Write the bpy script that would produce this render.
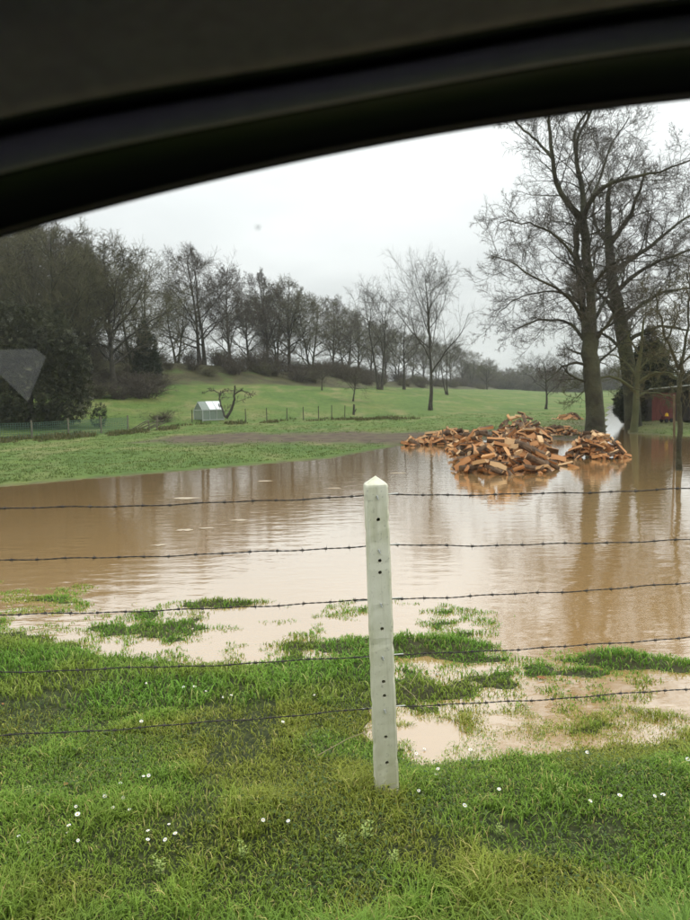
import bpy, bmesh, math, random
import numpy as np
from mathutils import Matrix, Vector

for o in list(bpy.data.objects):
    bpy.data.objects.remove(o)
SC = bpy.context.scene
COL = SC.collection
R = math.radians
rng = np.random.default_rng(7)
random.seed(7)

# ------------------------------------------------------------------ camera
CAMZ = 1.815
FPX = 743.0
PITCH, ROLL = 5.15, -1.2
CAM_M = Matrix.Rotation(R(90 - PITCH), 4, 'X') @ Matrix.Rotation(R(ROLL), 4, 'Z')
cd = bpy.data.cameras.new('camera')
cam = bpy.data.objects.new('camera', cd)
COL.objects.link(cam)
cam.matrix_world = Matrix.Translation((0, 0, CAMZ)) @ CAM_M
cd.sensor_fit = 'HORIZONTAL'
cd.sensor_width = 36.0
cd.lens = FPX / 690 * 36
cd.clip_start = 0.02
cd.clip_end = 4000
cd.dof.use_dof = True
cd.dof.focus_distance = 4.2
cd.dof.aperture_fstop = 8.5
SC.camera = cam

# ------------------------------------------------------------------ sky
SUN_EL, SUN_AZ = 48.0, 60.0      # azimuth clockwise from +Y
world = bpy.data.worlds.new('World')
SC.world = world
world.use_nodes = True
nt = world.node_tree
for n in list(nt.nodes):
    nt.nodes.remove(n)
N = nt.nodes.new
L = nt.links.new
out = N('ShaderNodeOutputWorld')
bg = N('ShaderNodeBackground')
bg.inputs['Strength'].default_value = 0.1
sky = N('ShaderNodeTexSky')
sky.sky_type = 'NISHITA'
sky.sun_disc = False
sky.sun_elevation = R(SUN_EL)
sky.sun_rotation = R(SUN_AZ)
sky.dust_density = 4.0
tc = N('ShaderNodeTexCoord')
sep = N('ShaderNodeSeparateXYZ')
L(tc.outputs['Generated'], sep.inputs[0])


def wmath(op, a, b=None, c=None):
    n = N('ShaderNodeMath')
    n.operation = op
    for i, v in enumerate((a, b, c)):
        if v is None:
            continue
        if isinstance(v, (int, float)):
            n.inputs[i].default_value = v
        else:
            L(v, n.inputs[i])
    return n.outputs[0]


zc = wmath('MAXIMUM', sep.outputs[2], 0.0)
# overcast luminance: the zenith about two and a half times the horizon
lum = wmath('MULTIPLY_ADD', zc, 13.5, 7.0)
den = wmath('ADD', zc, 0.22)
cx = wmath('DIVIDE', sep.outputs[0], den)
cy = wmath('DIVIDE', sep.outputs[1], den)
comb = N('ShaderNodeCombineXYZ')
L(cx, comb.inputs[0])
L(cy, comb.inputs[1])
nz = N('ShaderNodeTexNoise')
nz.inputs['Scale'].default_value = 0.75
nz.inputs['Detail'].default_value = 5
nz.inputs['Roughness'].default_value = 0.5
L(comb.outputs[0], nz.inputs['Vector'])
cl = wmath('MULTIPLY_ADD', nz.outputs[0], 0.95, 0.52)
lum2 = wmath('MULTIPLY', lum, cl)
tint = N('ShaderNodeMix')
tint.data_type = 'RGBA'
tint.inputs['A'].default_value = (0.93, 0.985, 1.0, 1)
tint.inputs['B'].default_value = (1.0, 1.0, 0.985, 1)
L(nz.outputs[0], tint.inputs['Factor'])
ccol = N('ShaderNodeVectorMath')
ccol.operation = 'SCALE'
L(tint.outputs['Result'], ccol.inputs[0])
L(lum2, ccol.inputs['Scale'])
mixs = N('ShaderNodeMix')
mixs.data_type = 'RGBA'
mixs.inputs['Factor'].default_value = 0.92
L(sky.outputs[0], mixs.inputs['A'])
L(ccol.outputs[0], mixs.inputs['B'])
L(mixs.outputs['Result'], bg.inputs['Color'])
L(bg.outputs[0], out.inputs['Surface'])

sd = bpy.data.lights.new('sun', 'SUN')
sd.energy = 1.0
sd.angle = R(35)
sd.color = (1.0, 0.97, 0.92)
sun = bpy.data.objects.new('sun', sd)
COL.objects.link(sun)
sv = Vector((math.sin(R(SUN_AZ)) * math.cos(R(SUN_EL)), math.cos(R(SUN_AZ)) * math.cos(R(SUN_EL)), math.sin(R(SUN_EL))))
sun.rotation_euler = sv.to_track_quat('Z', 'Y').to_euler()
sun.location = (20, 20, 40)

vs = SC.view_settings
vs.view_transform = 'Standard'
vs.look = 'None'
vs.exposure = 0.22
vs.gamma = 1.0
vs.use_curve_mapping = False
SC.render.engine = 'CYCLES'
cy_ = SC.cycles
cy_.use_denoising = True
cy_.max_bounces = 7
cy_.diffuse_bounces = 3
cy_.glossy_bounces = 3
cy_.transmission_bounces = 4
cy_.transparent_max_bounces = 16
cy_.volume_bounces = 1
cy_.caustics_reflective = False
cy_.caustics_refractive = False
cy_.use_adaptive_sampling = True
cy_.adaptive_threshold = 0.015


# ------------------------------------------------------------------ helpers
def ray(px, py):
    d = CAM_M.to_3x3() @ Vector(((px - 345) / FPX, -(py - 460) / FPX, -1.0))
    return d


def atY(px, py, Y):
    d = ray(px, py)
    return Vector((0, 0, CAMZ)) + d * (Y / d.y)


def G(px, py, z=-0.1):
    d = ray(px, py)
    return Vector((0, 0, CAMZ)) + d * ((z - CAMZ) / d.z)


def _hash(ix, iy, seed):
    n = (ix * 374761393 + iy * 668265263 + seed * 974634777) & 0xFFFFFFFF
    n = ((n ^ (n >> 13)) * 1274126177) & 0xFFFFFFFF
    return ((n ^ (n >> 16)) & 0xFFFF) / 65535.0


def vnoise(x, y, seed=0):
    x = np.asarray(x, float)
    y = np.asarray(y, float)
    ix = np.floor(x).astype(np.int64)
    iy = np.floor(y).astype(np.int64)
    fx, fy = x - ix, y - iy
    fx = fx * fx * (3 - 2 * fx)
    fy = fy * fy * (3 - 2 * fy)
    a, b = _hash(ix, iy, seed), _hash(ix + 1, iy, seed)
    c, d = _hash(ix, iy + 1, seed), _hash(ix + 1, iy + 1, seed)
    return (a * (1 - fx) + b * fx) * (1 - fy) + (c * (1 - fx) + d * fx) * fy


def fbm(x, y, seed=0, octv=3):
    s, a, t = 0.0, 0.5, 0.0
    for i in range(octv):
        s = s + a * vnoise(x * 2 ** i, y * 2 ** i, seed + i * 17)
        t += a
        a *= 0.5
    return s / t          # 0..1


def sstep(a, b, x):
    t = np.clip((x - a) / (b - a), 0, 1)
    return t * t * (3 - 2 * t)


def link(o, parent=None):
    COL.objects.link(o)
    if parent is not None:
        o.parent = parent
    return o


def tag(o, label=None, cat=None, group=None, kind=None):
    if label:
        o['label'] = label
    if cat:
        o['category'] = cat
    if group:
        o['group'] = group
    if kind:
        o['kind'] = kind
    return o


def empty(name, loc=(0, 0, 0), rz=0.0):
    o = bpy.data.objects.new(name, None)
    o.empty_display_size = 0.2
    o.location = loc
    o.rotation_euler = (0, 0, rz)
    return link(o)


def np_mesh(name, V, Q=None, T=None, mats=(), smooth=False, matidx=None, cols=None):
    """mesh from numpy arrays: V (n,3), Q (m,4) quads, T (k,3) triangles"""
    me = bpy.data.meshes.new(name)
    V = np.asarray(V, np.float32)
    me.vertices.add(len(V))
    me.vertices.foreach_set('co', V.ravel())
    nq = 0 if Q is None else len(Q)
    ntr = 0 if T is None else len(T)
    idx = []
    if nq:
        idx.append(np.asarray(Q, np.int32).ravel())
    if ntr:
        idx.append(np.asarray(T, np.int32).ravel())
    idx = np.concatenate(idx)
    me.loops.add(len(idx))
    me.loops.foreach_set('vertex_index', idx)
    me.polygons.add(nq + ntr)
    starts = np.concatenate([np.arange(nq) * 4, nq * 4 + np.arange(ntr) * 3]).astype(np.int32)
    me.polygons.foreach_set('loop_start', starts)
    if smooth:
        me.polygons.foreach_set('use_smooth', np.ones(nq + ntr, bool))
    for m in mats:
        me.materials.append(m)
    if matidx is not None:
        me.polygons.foreach_set('material_index', np.asarray(matidx, np.int32))
    if cols is not None:
        at = me.attributes.new('tone', 'FLOAT_COLOR', 'POINT')
        c4 = np.ones((len(V), 4), np.float32)
        c4[:, :3] = cols
        at.data.foreach_set('color', c4.ravel())
    me.update(calc_edges=True)
    return me


def mobj(name, me, parent=None):
    return link(bpy.data.objects.new(name, me), parent)


class MB:
    """collects boxes, bars and tubes into one mesh"""

    def __init__(self):
        self.v, self.f, self.m = [], [], []

    def add(self, v, f, m=0):
        b = len(self.v)
        self.v += [tuple(p) for p in v]
        self.f += [tuple(b + i for i in q) for q in f]
        self.m += [m] * len(f)

    def box(self, c, s, rot=None, m=0):
        c = Vector(c)
        v = []
        for dx in (-.5, .5):
            for dy in (-.5, .5):
                for dz in (-.5, .5):
                    p = Vector((dx * s[0], dy * s[1], dz * s[2]))
                    if rot is not None:
                        p = rot @ p
                    v.append(c + p)
        self.add(v, [(0, 1, 3, 2), (4, 6, 7, 5), (0, 4, 5, 1), (2, 3, 7, 6), (0, 2, 6, 4), (1, 5, 7, 3)], m)

    def bar(self, a, b, r, n=6, r2=None, m=0, cap=True):
        a, b = Vector(a), Vector(b)
        r2 = r if r2 is None else r2
        t = (b - a).normalized()
        u = t.orthogonal().normalized()
        w = t.cross(u)
        v = []
        for p, rr in ((a, r), (b, r2)):
            for k in range(n):
                an = 2 * math.pi * k / n
                v.append(p + (u * math.cos(an) + w * math.sin(an)) * rr)
        f = [(k, (k + 1) % n, n + (k + 1) % n, n + k) for k in range(n)]
        if cap:
            f += [tuple(reversed(range(n))), tuple(range(n, 2 * n))]
        self.add(v, f, m)

    def build(self, name, mats, parent=None, smooth=False):
        me = bpy.data.meshes.new(name)
        me.from_pydata(self.v, [], self.f)
        if not isinstance(mats, (list, tuple)):
            mats = [mats]
        for mm in mats:
            me.materials.append(mm)
        me.polygons.foreach_set('material_index', self.m)
        if smooth:
            me.polygons.foreach_set('use_smooth', [True] * len(self.f))
        me.update()
        return mobj(name, me, parent)


def mat(name, a, b=None, scale=5.0, rough=0.8, bump=0.0, bscale=None, spec=0.3, detail=4.0, metal=0.0, dist=0.02, attr=None, lo=0.35, hi=0.65, stretch=None):
    m = bpy.data.materials.new(name)
    m.use_nodes = True
    t = m.node_tree
    p = t.nodes['Principled BSDF']
    p.inputs['Roughness'].default_value = rough
    p.inputs['Specular IOR Level'].default_value = spec
    p.inputs['Metallic'].default_value = metal
    p.inputs['Base Color'].default_value = (*a, 1)
    if b is not None or bump:
        tcn = t.nodes.new('ShaderNodeTexCoord')
        vec = tcn.outputs['Object']
        if stretch:
            mp = t.nodes.new('ShaderNodeMapping')
            mp.inputs['Scale'].default_value = stretch
            t.links.new(vec, mp.inputs[0])
            vec = mp.outputs[0]
    if b is not None:
        n = t.nodes.new('ShaderNodeTexNoise')
        n.inputs['Scale'].default_value = scale
        n.inputs['Detail'].default_value = detail
        t.links.new(vec, n.inputs['Vector'])
        r = t.nodes.new('ShaderNodeValToRGB')
        r.color_ramp.elements[0].position = lo
        r.color_ramp.elements[1].position = hi
        r.color_ramp.elements[0].color = (*a, 1)
        r.color_ramp.elements[1].color = (*b, 1)
        t.links.new(n.outputs[0], r.inputs[0])
        t.links.new(r.outputs[0], p.inputs['Base Color'])
    if bump:
        n2 = t.nodes.new('ShaderNodeTexNoise')
        n2.inputs['Scale'].default_value = bscale or scale * 4
        n2.inputs['Detail'].default_value = 4
        t.links.new(vec, n2.inputs['Vector'])
        bp = t.nodes.new('ShaderNodeBump')
        bp.inputs['Strength'].default_value = bump
        bp.inputs['Distance'].default_value = dist
        t.links.new(n2.outputs[0], bp.inputs['Height'])
        t.links.new(bp.outputs[0], p.inputs['Normal'])
    if attr:
        an = t.nodes.new('ShaderNodeAttribute')
        an.attribute_name = attr
        t.links.new(an.outputs['Color'], p.inputs['Base Color'])
    return m


# ------------------------------------------------------------------ terrain shape
WZ = -0.10
SHORE = [G(*p) for p in [
    # near shore, right to left
    (1500, 705), (1000, 728), (690, 741), (560, 744), (470, 748), (425, 750), (402, 735), (399, 700), (402, 668),
    (380, 645), (330, 655), (280, 662), (200, 660), (120, 652), (60, 634), (0, 622), (-250, 600), (-700, 590),
    # far shore, left to right
    (-700, 540), (-250, 510), (0, 487), (100, 478), (200, 470), (290, 462), (330, 459), (350, 455), (400, 446),
    (450, 441), (490, 440.5), (545, 440), (575, 441), (604, 444), (606, 436), (607, 424), (609, 412), (611, 404), (617, 404),
    (625, 412), (627, 424), (630, 434), (650, 435), (690, 437), (800, 444), (1500, 455)]]
SHX = np.array([p.x for p in SHORE])
SHY = np.array([p.y for p in SHORE])


def sdf_shore(x, y):
    """signed distance to the mean waterline, positive inside the flood"""
    d2 = np.full(x.shape, 1e12)
    ins = np.zeros(x.shape, bool)
    n = len(SHX)
    for i in range(n):
        ax, ay = SHX[i], SHY[i]
        bx, by = SHX[(i + 1) % n], SHY[(i + 1) % n]
        ex, ey = bx - ax, by - ay
        t = np.clip(((x - ax) * ex + (y - ay) * ey) / (ex * ex + ey * ey + 1e-12), 0, 1)
        dx, dy = x - ax - t * ex, y - ay - t * ey
        d2 = np.minimum(d2, dx * dx + dy * dy)
        c = ((ay > y) != (by > y)) & (x < (bx - ax) * (y - ay) / (by - ay + 1e-12) + ax)
        ins ^= c
    d = np.sqrt(d2)
    return np.where(ins, d, -d)


BANKP = G(660, 429)
RIDGE = np.array([(-140, 20, 8.0), (-70, 55, 7.5), (-34, 74, 6.3), (-16.6, 85, 5.4), (-6, 98, 4.4), (0, 125, 4.2), (11, 150, 3.6),
                  (40, 240, 3.2), (90, 420, 4.0)], float)


def ridge_dist(x, y):
    """distance in front of the ridge line (positive on the valley side) and crest height there"""
    best = np.full(x.shape, 1e12)
    sgn = np.zeros(x.shape)
    zc_ = np.zeros(x.shape)
    for i in range(len(RIDGE) - 1):
        ax, ay, az = RIDGE[i]
        bx, by, bz = RIDGE[i + 1]
        ex, ey = bx - ax, by - ay
        t = np.clip(((x - ax) * ex + (y - ay) * ey) / (ex * ex + ey * ey), 0, 1)
        dx, dy = x - ax - t * ex, y - ay - t * ey
        d2 = dx * dx + dy * dy
        cr = ex * (y - ay) - ey * (x - ax)
        m = d2 < best
        best = np.where(m, d2, best)
        sgn = np.where(m, np.where(cr < 0, 1.0, -1.0), sgn)
        zc_ = np.where(m, az + (bz - az) * t, zc_)
    return np.sqrt(best) * sgn, zc_


# grass humps that stand out of the shallow water: px, py, along, across, height
HUMPS = [(236, 603, .50, .16, .085), (150, 630, .50, .16, .055), (262, 588, .30, .12, .04), (352, 600, .2, .10, .03),
         (350, 646, .5, .12, .04), (425, 648, .32, .14, .075), (450, 652, .25, .12, .05), (490, 660, .16, .06, .03),
         (600, 657, .36, .12, .085), (636, 664, .28, .09, .06), (680, 668, .16, .09, .06), (424, 690, .12, .12, .06),
         (575, 673, .2, .07, .05), (540, 668, .1, .05, .035), (418, 565, .12, .08, .03), (405, 577, .2, .1, .03), (30, 600, .3, .1, .03)]
HUMPW = [(G(a, b), c, d, e) for a, b, c, d, e in HUMPS]


def terrain(x, y):
    x = np.asarray(x, float)
    y = np.asarray(y, float)
    s = sdf_shore(x, y)
    near = y < 9.0
    # verge: road shoulder falls to the fence line, then to the water
    f = y - (3.26 + .125 * np.clip(x, -8, 8))
    verge = 0.45 * (1 - sstep(-2.6, -0.75, f)) - 0.045 * sstep(-.2, .8, f)
    verge = verge + (fbm(x * 1.3, y * 1.3, 3) - .5) * .10 * sstep(-2.6, -1.6, f) + (fbm(x * 6, y * 6, 9) - .5) * .025
    mound = 0.05 * np.exp(-(((x + .55) / .42) ** 2 + ((y - 3.0) / .22) ** 2))
    zn = verge + mound
    k = sstep(-.55, .05, s)
    shallow = WZ - .005 - .012 * np.clip(s, 0, 1.2) - .09 * np.clip(s - 1.2, 0, 6) + (fbm(x * 2.2, y * 2.2, 21) - .5) * .05 + (fbm(x * 7, y * 7, 5) - .5) * .035
    for p, a, b, h in HUMPW:
        shallow = shallow + .62 * h * np.exp(-(((x - p.x) / a) ** 2 + ((y - p.y) / b) ** 2)) * (.1 + 1.7 * fbm(x * 5, y * 5, 33))
    zn = zn * (1 - k) + shallow * k
    # far side
    edge = (fbm(x * .45, y * .45, 41) - .5) * .05
    zin = WZ - .03 - .06 * np.clip(s, 0, 8) + edge * .4
    so = np.clip(-s, 0, 500)
    zout = WZ + .012 + .10 * (1 - np.exp(-so / 2.2)) + edge * sstep(0, 2, so) + (fbm(x * 1.5, y * 1.5, 77) - .5) * .10 * sstep(1, 5, so)
    rd, zr = ridge_dist(x, y)
    bank = sstep(10.5, 1, rd)
    slope = sstep(38, 8, rd)
    zout = zout + zr * (.54 * slope + .46 * bank)
    zout = zout + sstep(300, 700, y) * sstep(-60, 120, x) * 6 + sstep(60, 200, x) * sstep(20, 160, y) * 5
    zout = zout + (fbm(x * .05, y * .05, 55) - .5) * 1.2 * sstep(60, 150, y)
    zout = zout + .34 * np.exp(-(((x - BANKP.x) / 1.5) ** 2 + ((y - BANKP.y) / 2.2) ** 2))
    zf = np.where(s > 0, zin, zout)
    w = sstep(8.0, 10.5, y)
    # away from the flood the road side is plain ground
    z = zn * (1 - w) + zf * w
    z = np.where(y < 0.9, 0.40 + 0 * z, z)
    bl = sstep(0.75, 1.25, y)
    z = np.where(y < 1.25, .40 * (1 - bl) + zn * bl, z)
    return z


def tz(x, y):
    return float(terrain(np.array([x]), np.array([y]))[0])


def onG(px, Y):
    """ground point straight below the given picture column at distance Y"""
    p = atY(px, 393, Y)
    return Vector((p.x, Y, tz(p.x, Y)))


# ------------------------------------------------------------------ ground
def axis(c, s, lo, hi, n):
    a = math.asinh((lo - c) / s)
    b = math.asinh((hi - c) / s)
    return c + s * np.sinh(np.linspace(a, b, n))


gx = axis(0, 1.2, -620, 620, 380)
gy = axis(4.0, 1.1, -160, 900, 400)
GX, GY = np.meshgrid(gx, gy, indexing='ij')
GZ = terrain(GX.ravel(), GY.ravel())
nxg, nyg = len(gx), len(gy)
ii = np.arange(nxg * nyg).reshape(nxg, nyg)
Q = np.stack([ii[:-1, :-1], ii[1:, :-1], ii[1:, 1:], ii[:-1, 1:]], -1).reshape(-1, 4)
xs, ys = GX.ravel(), GY.ravel()
S_ = sdf_shore(xs, ys)
mud = np.zeros(len(xs))
# churned mud strip along the far shore, between the meadow and the wood heaps
pm0, pm1 = G(205, 441), G(420, 439)
tt = np.clip(((xs - pm0.x) * (pm1.x - pm0.x) + (ys - pm0.y) * (pm1.y - pm0.y)) / ((pm1 - pm0).xy.length_squared), 0, 1)
dm = np.hypot(xs - pm0.x - tt * (pm1.x - pm0.x), (ys - pm0.y - tt * (pm1.y - pm0.y)) * .55)
mud = np.maximum(mud, sstep(2.9, 1.3, dm + (fbm(xs * .6, ys * .6, 91) - .5) * 2.2))
mud = np.maximum(mud, sstep(-.35, .15, S_) * np.where(ys > 9, 1, .3))
ph = G(545, 437)
mud = np.maximum(mud, sstep(6.0, 3.0, np.hypot(xs - ph.x, ys - ph.y)))
rd_, zr_ = ridge_dist(xs, ys)
brush = sstep(11.0, 8.5, rd_ + (fbm(xs * .15, ys * .15, 8) - .5) * 6) * sstep(-12, -4, rd_)
# litter under the two trees and hedge on the right
ptr = G(640, 425)
mud = np.maximum(mud, .7 * sstep(7, 3, np.hypot(xs - ptr.x - 1, (ys - ptr.y) * .7)))
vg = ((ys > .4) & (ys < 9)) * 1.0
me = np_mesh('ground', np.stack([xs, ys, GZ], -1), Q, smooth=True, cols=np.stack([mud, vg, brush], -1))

gm = bpy.data.materials.new('ground_turf')
gm.use_nodes = True
t = gm.node_tree
P_ = t.nodes['Principled BSDF']
P_.inputs['Roughness'].default_value = .85
P_.inputs['Specular IOR Level'].default_value = .2
tcn = t.nodes.new('ShaderNodeTexCoord')


def gn_noise(scale, detail=4, stretch=(1, 1, 1)):
    mp = t.nodes.new('ShaderNodeMapping')
    mp.inputs['Scale'].default_value = stretch
    t.links.new(tcn.outputs['Object'], mp.inputs[0])
    n = t.nodes.new('ShaderNodeTexNoise')
    n.inputs['Scale'].default_value = scale
    n.inputs['Detail'].default_value = detail
    t.links.new(mp.outputs[0], n.inputs['Vector'])
    return n.outputs[0]


def gramp(fac, stops):
    r = t.nodes.new('ShaderNodeValToRGB')
    while len(r.color_ramp.elements) < len(stops):
        r.color_ramp.elements.new(.5)
    for e, (p, c) in zip(r.color_ramp.elements, stops):
        e.position = p
        e.color = (*c, 1)
    t.links.new(fac, r.inputs[0])
    return r.outputs[0]


def gmix(fac, a, b, mode='MIX'):
    n = t.nodes.new('ShaderNodeMix')
    n.data_type = 'RGBA'
    n.blend_type = mode
    for k, v in (('Factor', fac), ('A', a), ('B', b)):
        if isinstance(v, (int, float)):
            n.inputs[k].default_value = v
        elif isinstance(v, tuple):
            n.inputs[k].default_value = (*v, 1)
        else:
            t.links.new(v, n.inputs[k])
    return n.outputs['Result']


big = gramp(gn_noise(.22, 5), [(.3, (.068, .122, .022)), (.5, (.092, .145, .028)), (.7, (.135, .158, .042))])
fine = gramp(gn_noise(2.2, 6, (1, .6, 1)), [(.3, (.72, .76, .7)), (.55, (1, 1, 1)), (.75, (1.3, 1.2, 1.1))])
meadow = gmix(.85, big, fine, 'MULTIPLY')
straw = gramp(gn_noise(.55, 6, (1, .45, 1)), [(.52, (0, 0, 0)), (.72, (.85, .85, .85))])
meadow = gmix(straw, meadow, (.20, .185, .075))
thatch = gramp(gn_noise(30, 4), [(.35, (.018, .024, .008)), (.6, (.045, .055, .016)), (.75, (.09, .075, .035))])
att = t.nodes.new('ShaderNodeAttribute')
att.attribute_name = 'tone'
sp = t.nodes.new('ShaderNodeSeparateColor')
t.links.new(att.outputs['Color'], sp.inputs[0])
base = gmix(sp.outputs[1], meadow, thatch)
mudc = gramp(gn_noise(1.6, 6), [(.3, (.050, .036, .024)), (.55, (.105, .078, .050)), (.75, (.11, .11, .045))])
base = gmix(sp.outputs[0], base, mudc)
brc = gramp(gn_noise(.5, 6), [(.35, (.045, .045, .020)), (.55, (.080, .072, .034)), (.66, (.075, .100, .030))])
base = gmix(sp.outputs[2], base, brc)
t.links.new(base, P_.inputs['Base Color'])
bp = t.nodes.new('ShaderNodeBump')
bp.inputs['Strength'].default_value = .4
bp.inputs['Distance'].default_value = .12
t.links.new(gn_noise(5, 6), bp.inputs['Height'])
t.links.new(bp.outputs[0], P_.inputs['Normal'])
me.materials.append(gm)
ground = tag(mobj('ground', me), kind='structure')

# road under the car, just outside the picture
m_road = mat('asphalt', (.04, .04, .042), (.065, .065, .066), 60, .9, .4, 200, dist=.004)
mb = MB()
mb.box((0, -1.9, .404), (160, 5.2, .02))
tag(mb.build('road', m_road), kind='structure')

# ------------------------------------------------------------------ flood water
wm = bpy.data.materials.new('muddy_water')
wm.use_nodes = True
t = wm.node_tree
P_ = t.nodes['Principled BSDF']
P_.inputs['Roughness'].default_value = .045
P_.inputs['IOR'].default_value = 2.2
P_.inputs['Coat Weight'].default_value = 1.0
P_.inputs['Coat IOR'].default_value = 1.9
P_.inputs['Coat Roughness'].default_value = .045
tcn = t.nodes.new('ShaderNodeTexCoord')
wc = gramp(gn_noise(.35, 4), [(.3, (.385, .232, .092)), (.7, (.425, .270, .120))])
t.links.new(wc, P_.inputs['Base Color'])
rip = gn_noise(2.6, 3, (1, 2.2, 1))
rip2 = gn_noise(14, 2, (1, 2.0, 1))
patch = gramp(gn_noise(.22, 3, (1, .6, 1)), [(.42, (.12, .12, .12)), (.68, (1, 1, 1))])
mm = t.nodes.new('ShaderNodeMath')
mm.operation = 'MULTIPLY'
t.links.new(rip2, mm.inputs[0])
t.links.new(patch, mm.inputs[1])
ma = t.nodes.new('ShaderNodeMath')
ma.operation = 'MULTIPLY_ADD'
ma.inputs[1].default_value = .12
t.links.new(mm.outputs[0], ma.inputs[0])
t.links.new(rip, ma.inputs[2])
bp = t.nodes.new('ShaderNodeBump')
bp.inputs['Strength'].default_value = .36
bp.inputs['Distance'].default_value = .012
t.links.new(ma.outputs[0], bp.inputs['Height'])
t.links.new(bp.outputs[0], P_.inputs['Normal'])
t.links.new(bp.outputs[0], P_.inputs['Coat Normal'])
mb = MB()
mb.add([(-70, 2.2, WZ), (90, 2.2, WZ), (90, 130, WZ), (-70, 130, WZ)], [(0, 1, 2, 3)])
tag(mb.build('flood_water', wm), kind='structure')

# flat pale patches painting the sky reflected in wind ripples
m_glint = mat('glint', (.36, .29, .20), (.48, .41, .31), 20, .7, .5, 60, dist=.004)
for i, (px, py, rx, lb) in enumerate([(186, 498, .30, 'largest pale sky-reflection patch on the brown water left of the post'), (185, 530, .16, 'small pale sky-reflection patch on the water above the second wire'), (207, 528, .12, 'small sky-reflection patch right of another above the second wire'),
                                      (240, 520, .16, 'pale sky-reflection patch between the first two wires left of the post'), (160, 545, .13, 'pale sky-reflection patch just above the second wire at left'), (265, 481, .22, 'faint sky-reflection patch near the far shore'), (335, 488, .16, 'sky-reflection patch just above the top wire left of the post'), (398, 473, .22, 'sky-reflection patch right of the post top')]):
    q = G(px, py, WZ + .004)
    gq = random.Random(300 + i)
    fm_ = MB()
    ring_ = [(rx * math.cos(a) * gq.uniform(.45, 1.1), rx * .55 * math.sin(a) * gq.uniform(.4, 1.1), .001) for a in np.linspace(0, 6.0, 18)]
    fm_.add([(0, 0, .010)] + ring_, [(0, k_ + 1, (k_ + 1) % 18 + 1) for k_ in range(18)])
    o = fm_.build('glint_patch', m_glint)
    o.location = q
    tag(o, lb, 'glint', 'sky-reflection patches on the water')

# ------------------------------------------------------------------ bare trees
UP = np.array([0, 0, 1.0])


def nrm(v):
    return v / (np.linalg.norm(v, axis=-1, keepdims=True) + 1e-9)


def tubes(P, Rr, ns):
    """P (N,K,3) paths, Rr (N,K) radii -> vertices, quads"""
    n, k, _ = P.shape
    T = nrm(np.gradient(P, axis=1))
    ref = np.where(np.abs(T[:, :1, 2:3]) > .8, np.array([1.0, 0, 0]), np.array([0, 0, 1.0]))
    ref = np.broadcast_to(ref, T.shape)
    U = nrm(np.cross(T, ref))
    W = np.cross(T, U)
    an = np.arange(ns) * 2 * np.pi / ns
    ring = U[:, :, None, :] * np.cos(an)[None, None, :, None] + W[:, :, None, :] * np.sin(an)[None, None, :, None]
    V = P[:, :, None, :] + ring * Rr[:, :, None, None]
    i = np.arange(n * k * ns).reshape(n, k, ns)
    a = i[:, :-1, :]
    b = np.roll(a, -1, 2)
    c = i[:, 1:, :]
    d = np.roll(c, -1, 2)
    Qd = np.stack([a, b, d, c], -1).reshape(-1, 4)
    return V.reshape(-1, 3), Qd


def resample(pts, k):
    pts = np.asarray(pts, float)
    d = np.concatenate([[0], np.cumsum(np.linalg.norm(np.diff(pts[:, :3], axis=0), axis=1))])
    tn = np.linspace(0, d[-1], k)
    # smooth interpolation (Catmull-like through dense linear + blur)
    o = np.stack([np.interp(tn, d, pts[:, j]) for j in range(pts.shape[1])], -1)
    s = o.copy()
    s[1:-1] = .25 * o[:-2] + .5 * o[1:-1] + .25 * o[2:]
    return s


def sprout(g, P, Rr, Ln, n, t0, t1, ratio, ang, angsd, K, wander, trop, rr, tip, taper_len=.5, rmin=.004, bias=None, prof=None):
    """children of the branches P; n = children per branch (int or array)"""
    Np = len(P)
    cnt = np.full(Np, n, int) if np.isscalar(n) else np.asarray(n, int)
    idx = np.repeat(np.arange(Np), cnt)
    M = len(idx)
    off = np.concatenate([[0], np.cumsum(cnt)[:-1]])
    kk = np.arange(M) - off[idx]
    tt_ = t0 + (t1 - t0) * (kk + g.random(M)) / cnt[idx]
    Kp = P.shape[1]
    f = np.clip(tt_ * (Kp - 1), 0, Kp - 1.001)
    i0 = f.astype(int)
    a = (f - i0)[:, None]
    p = P[idx, i0] * (1 - a) + P[idx, i0 + 1] * a
    T = nrm(P[idx, i0 + 1] - P[idx, i0])
    r = Rr[idx, i0] * (1 - a[:, 0]) + Rr[idx, i0 + 1] * a[:, 0]
    ref = np.where(np.abs(T[:, 2:3]) > .85, np.array([1.0, 0, 0]), np.array([0, 0, 1.0]))
    U = nrm(np.cross(T, ref))
    W = np.cross(T, U)
    az = kk * 2.4 + g.random(Np)[idx] * 6.28 + g.normal(0, .5, M)
    an = np.radians(g.normal(ang, angsd, M))
    d = np.cos(an)[:, None] * T + np.sin(an)[:, None] * (np.cos(az)[:, None] * U + np.sin(az)[:, None] * W)
    if bias is not None:
        d = nrm(d + np.asarray(bias))
    ln = (Ln[idx] * ratio * (1 - taper_len * tt_) * g.uniform(.65, 1.25, M))
    if prof is not None:
        ln = Ln[idx] * ratio * prof(tt_) * g.uniform(.75, 1.15, M)
    seg = ln / (K - 1)
    out_ = np.empty((M, K, 3))
    out_[:, 0] = p
    for q in range(1, K):
        d = nrm(d + g.normal(0, wander, (M, 3)) + UP * trop)
        out_[:, q] = out_[:, q - 1] + d * seg[:, None]
    r0 = np.maximum(r * rr, rmin)
    rad = r0[:, None] * np.linspace(1, tip, K)[None, :]
    return out_, np.maximum(rad, rmin * .7), ln


def join_parts(parts):
    Vs, Qs, b = [], [], 0
    for V, q in parts:
        Vs.append(V)
        Qs.append(q + b)
        b += len(V)
    return np.concatenate(Vs), np.concatenate(Qs)


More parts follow.
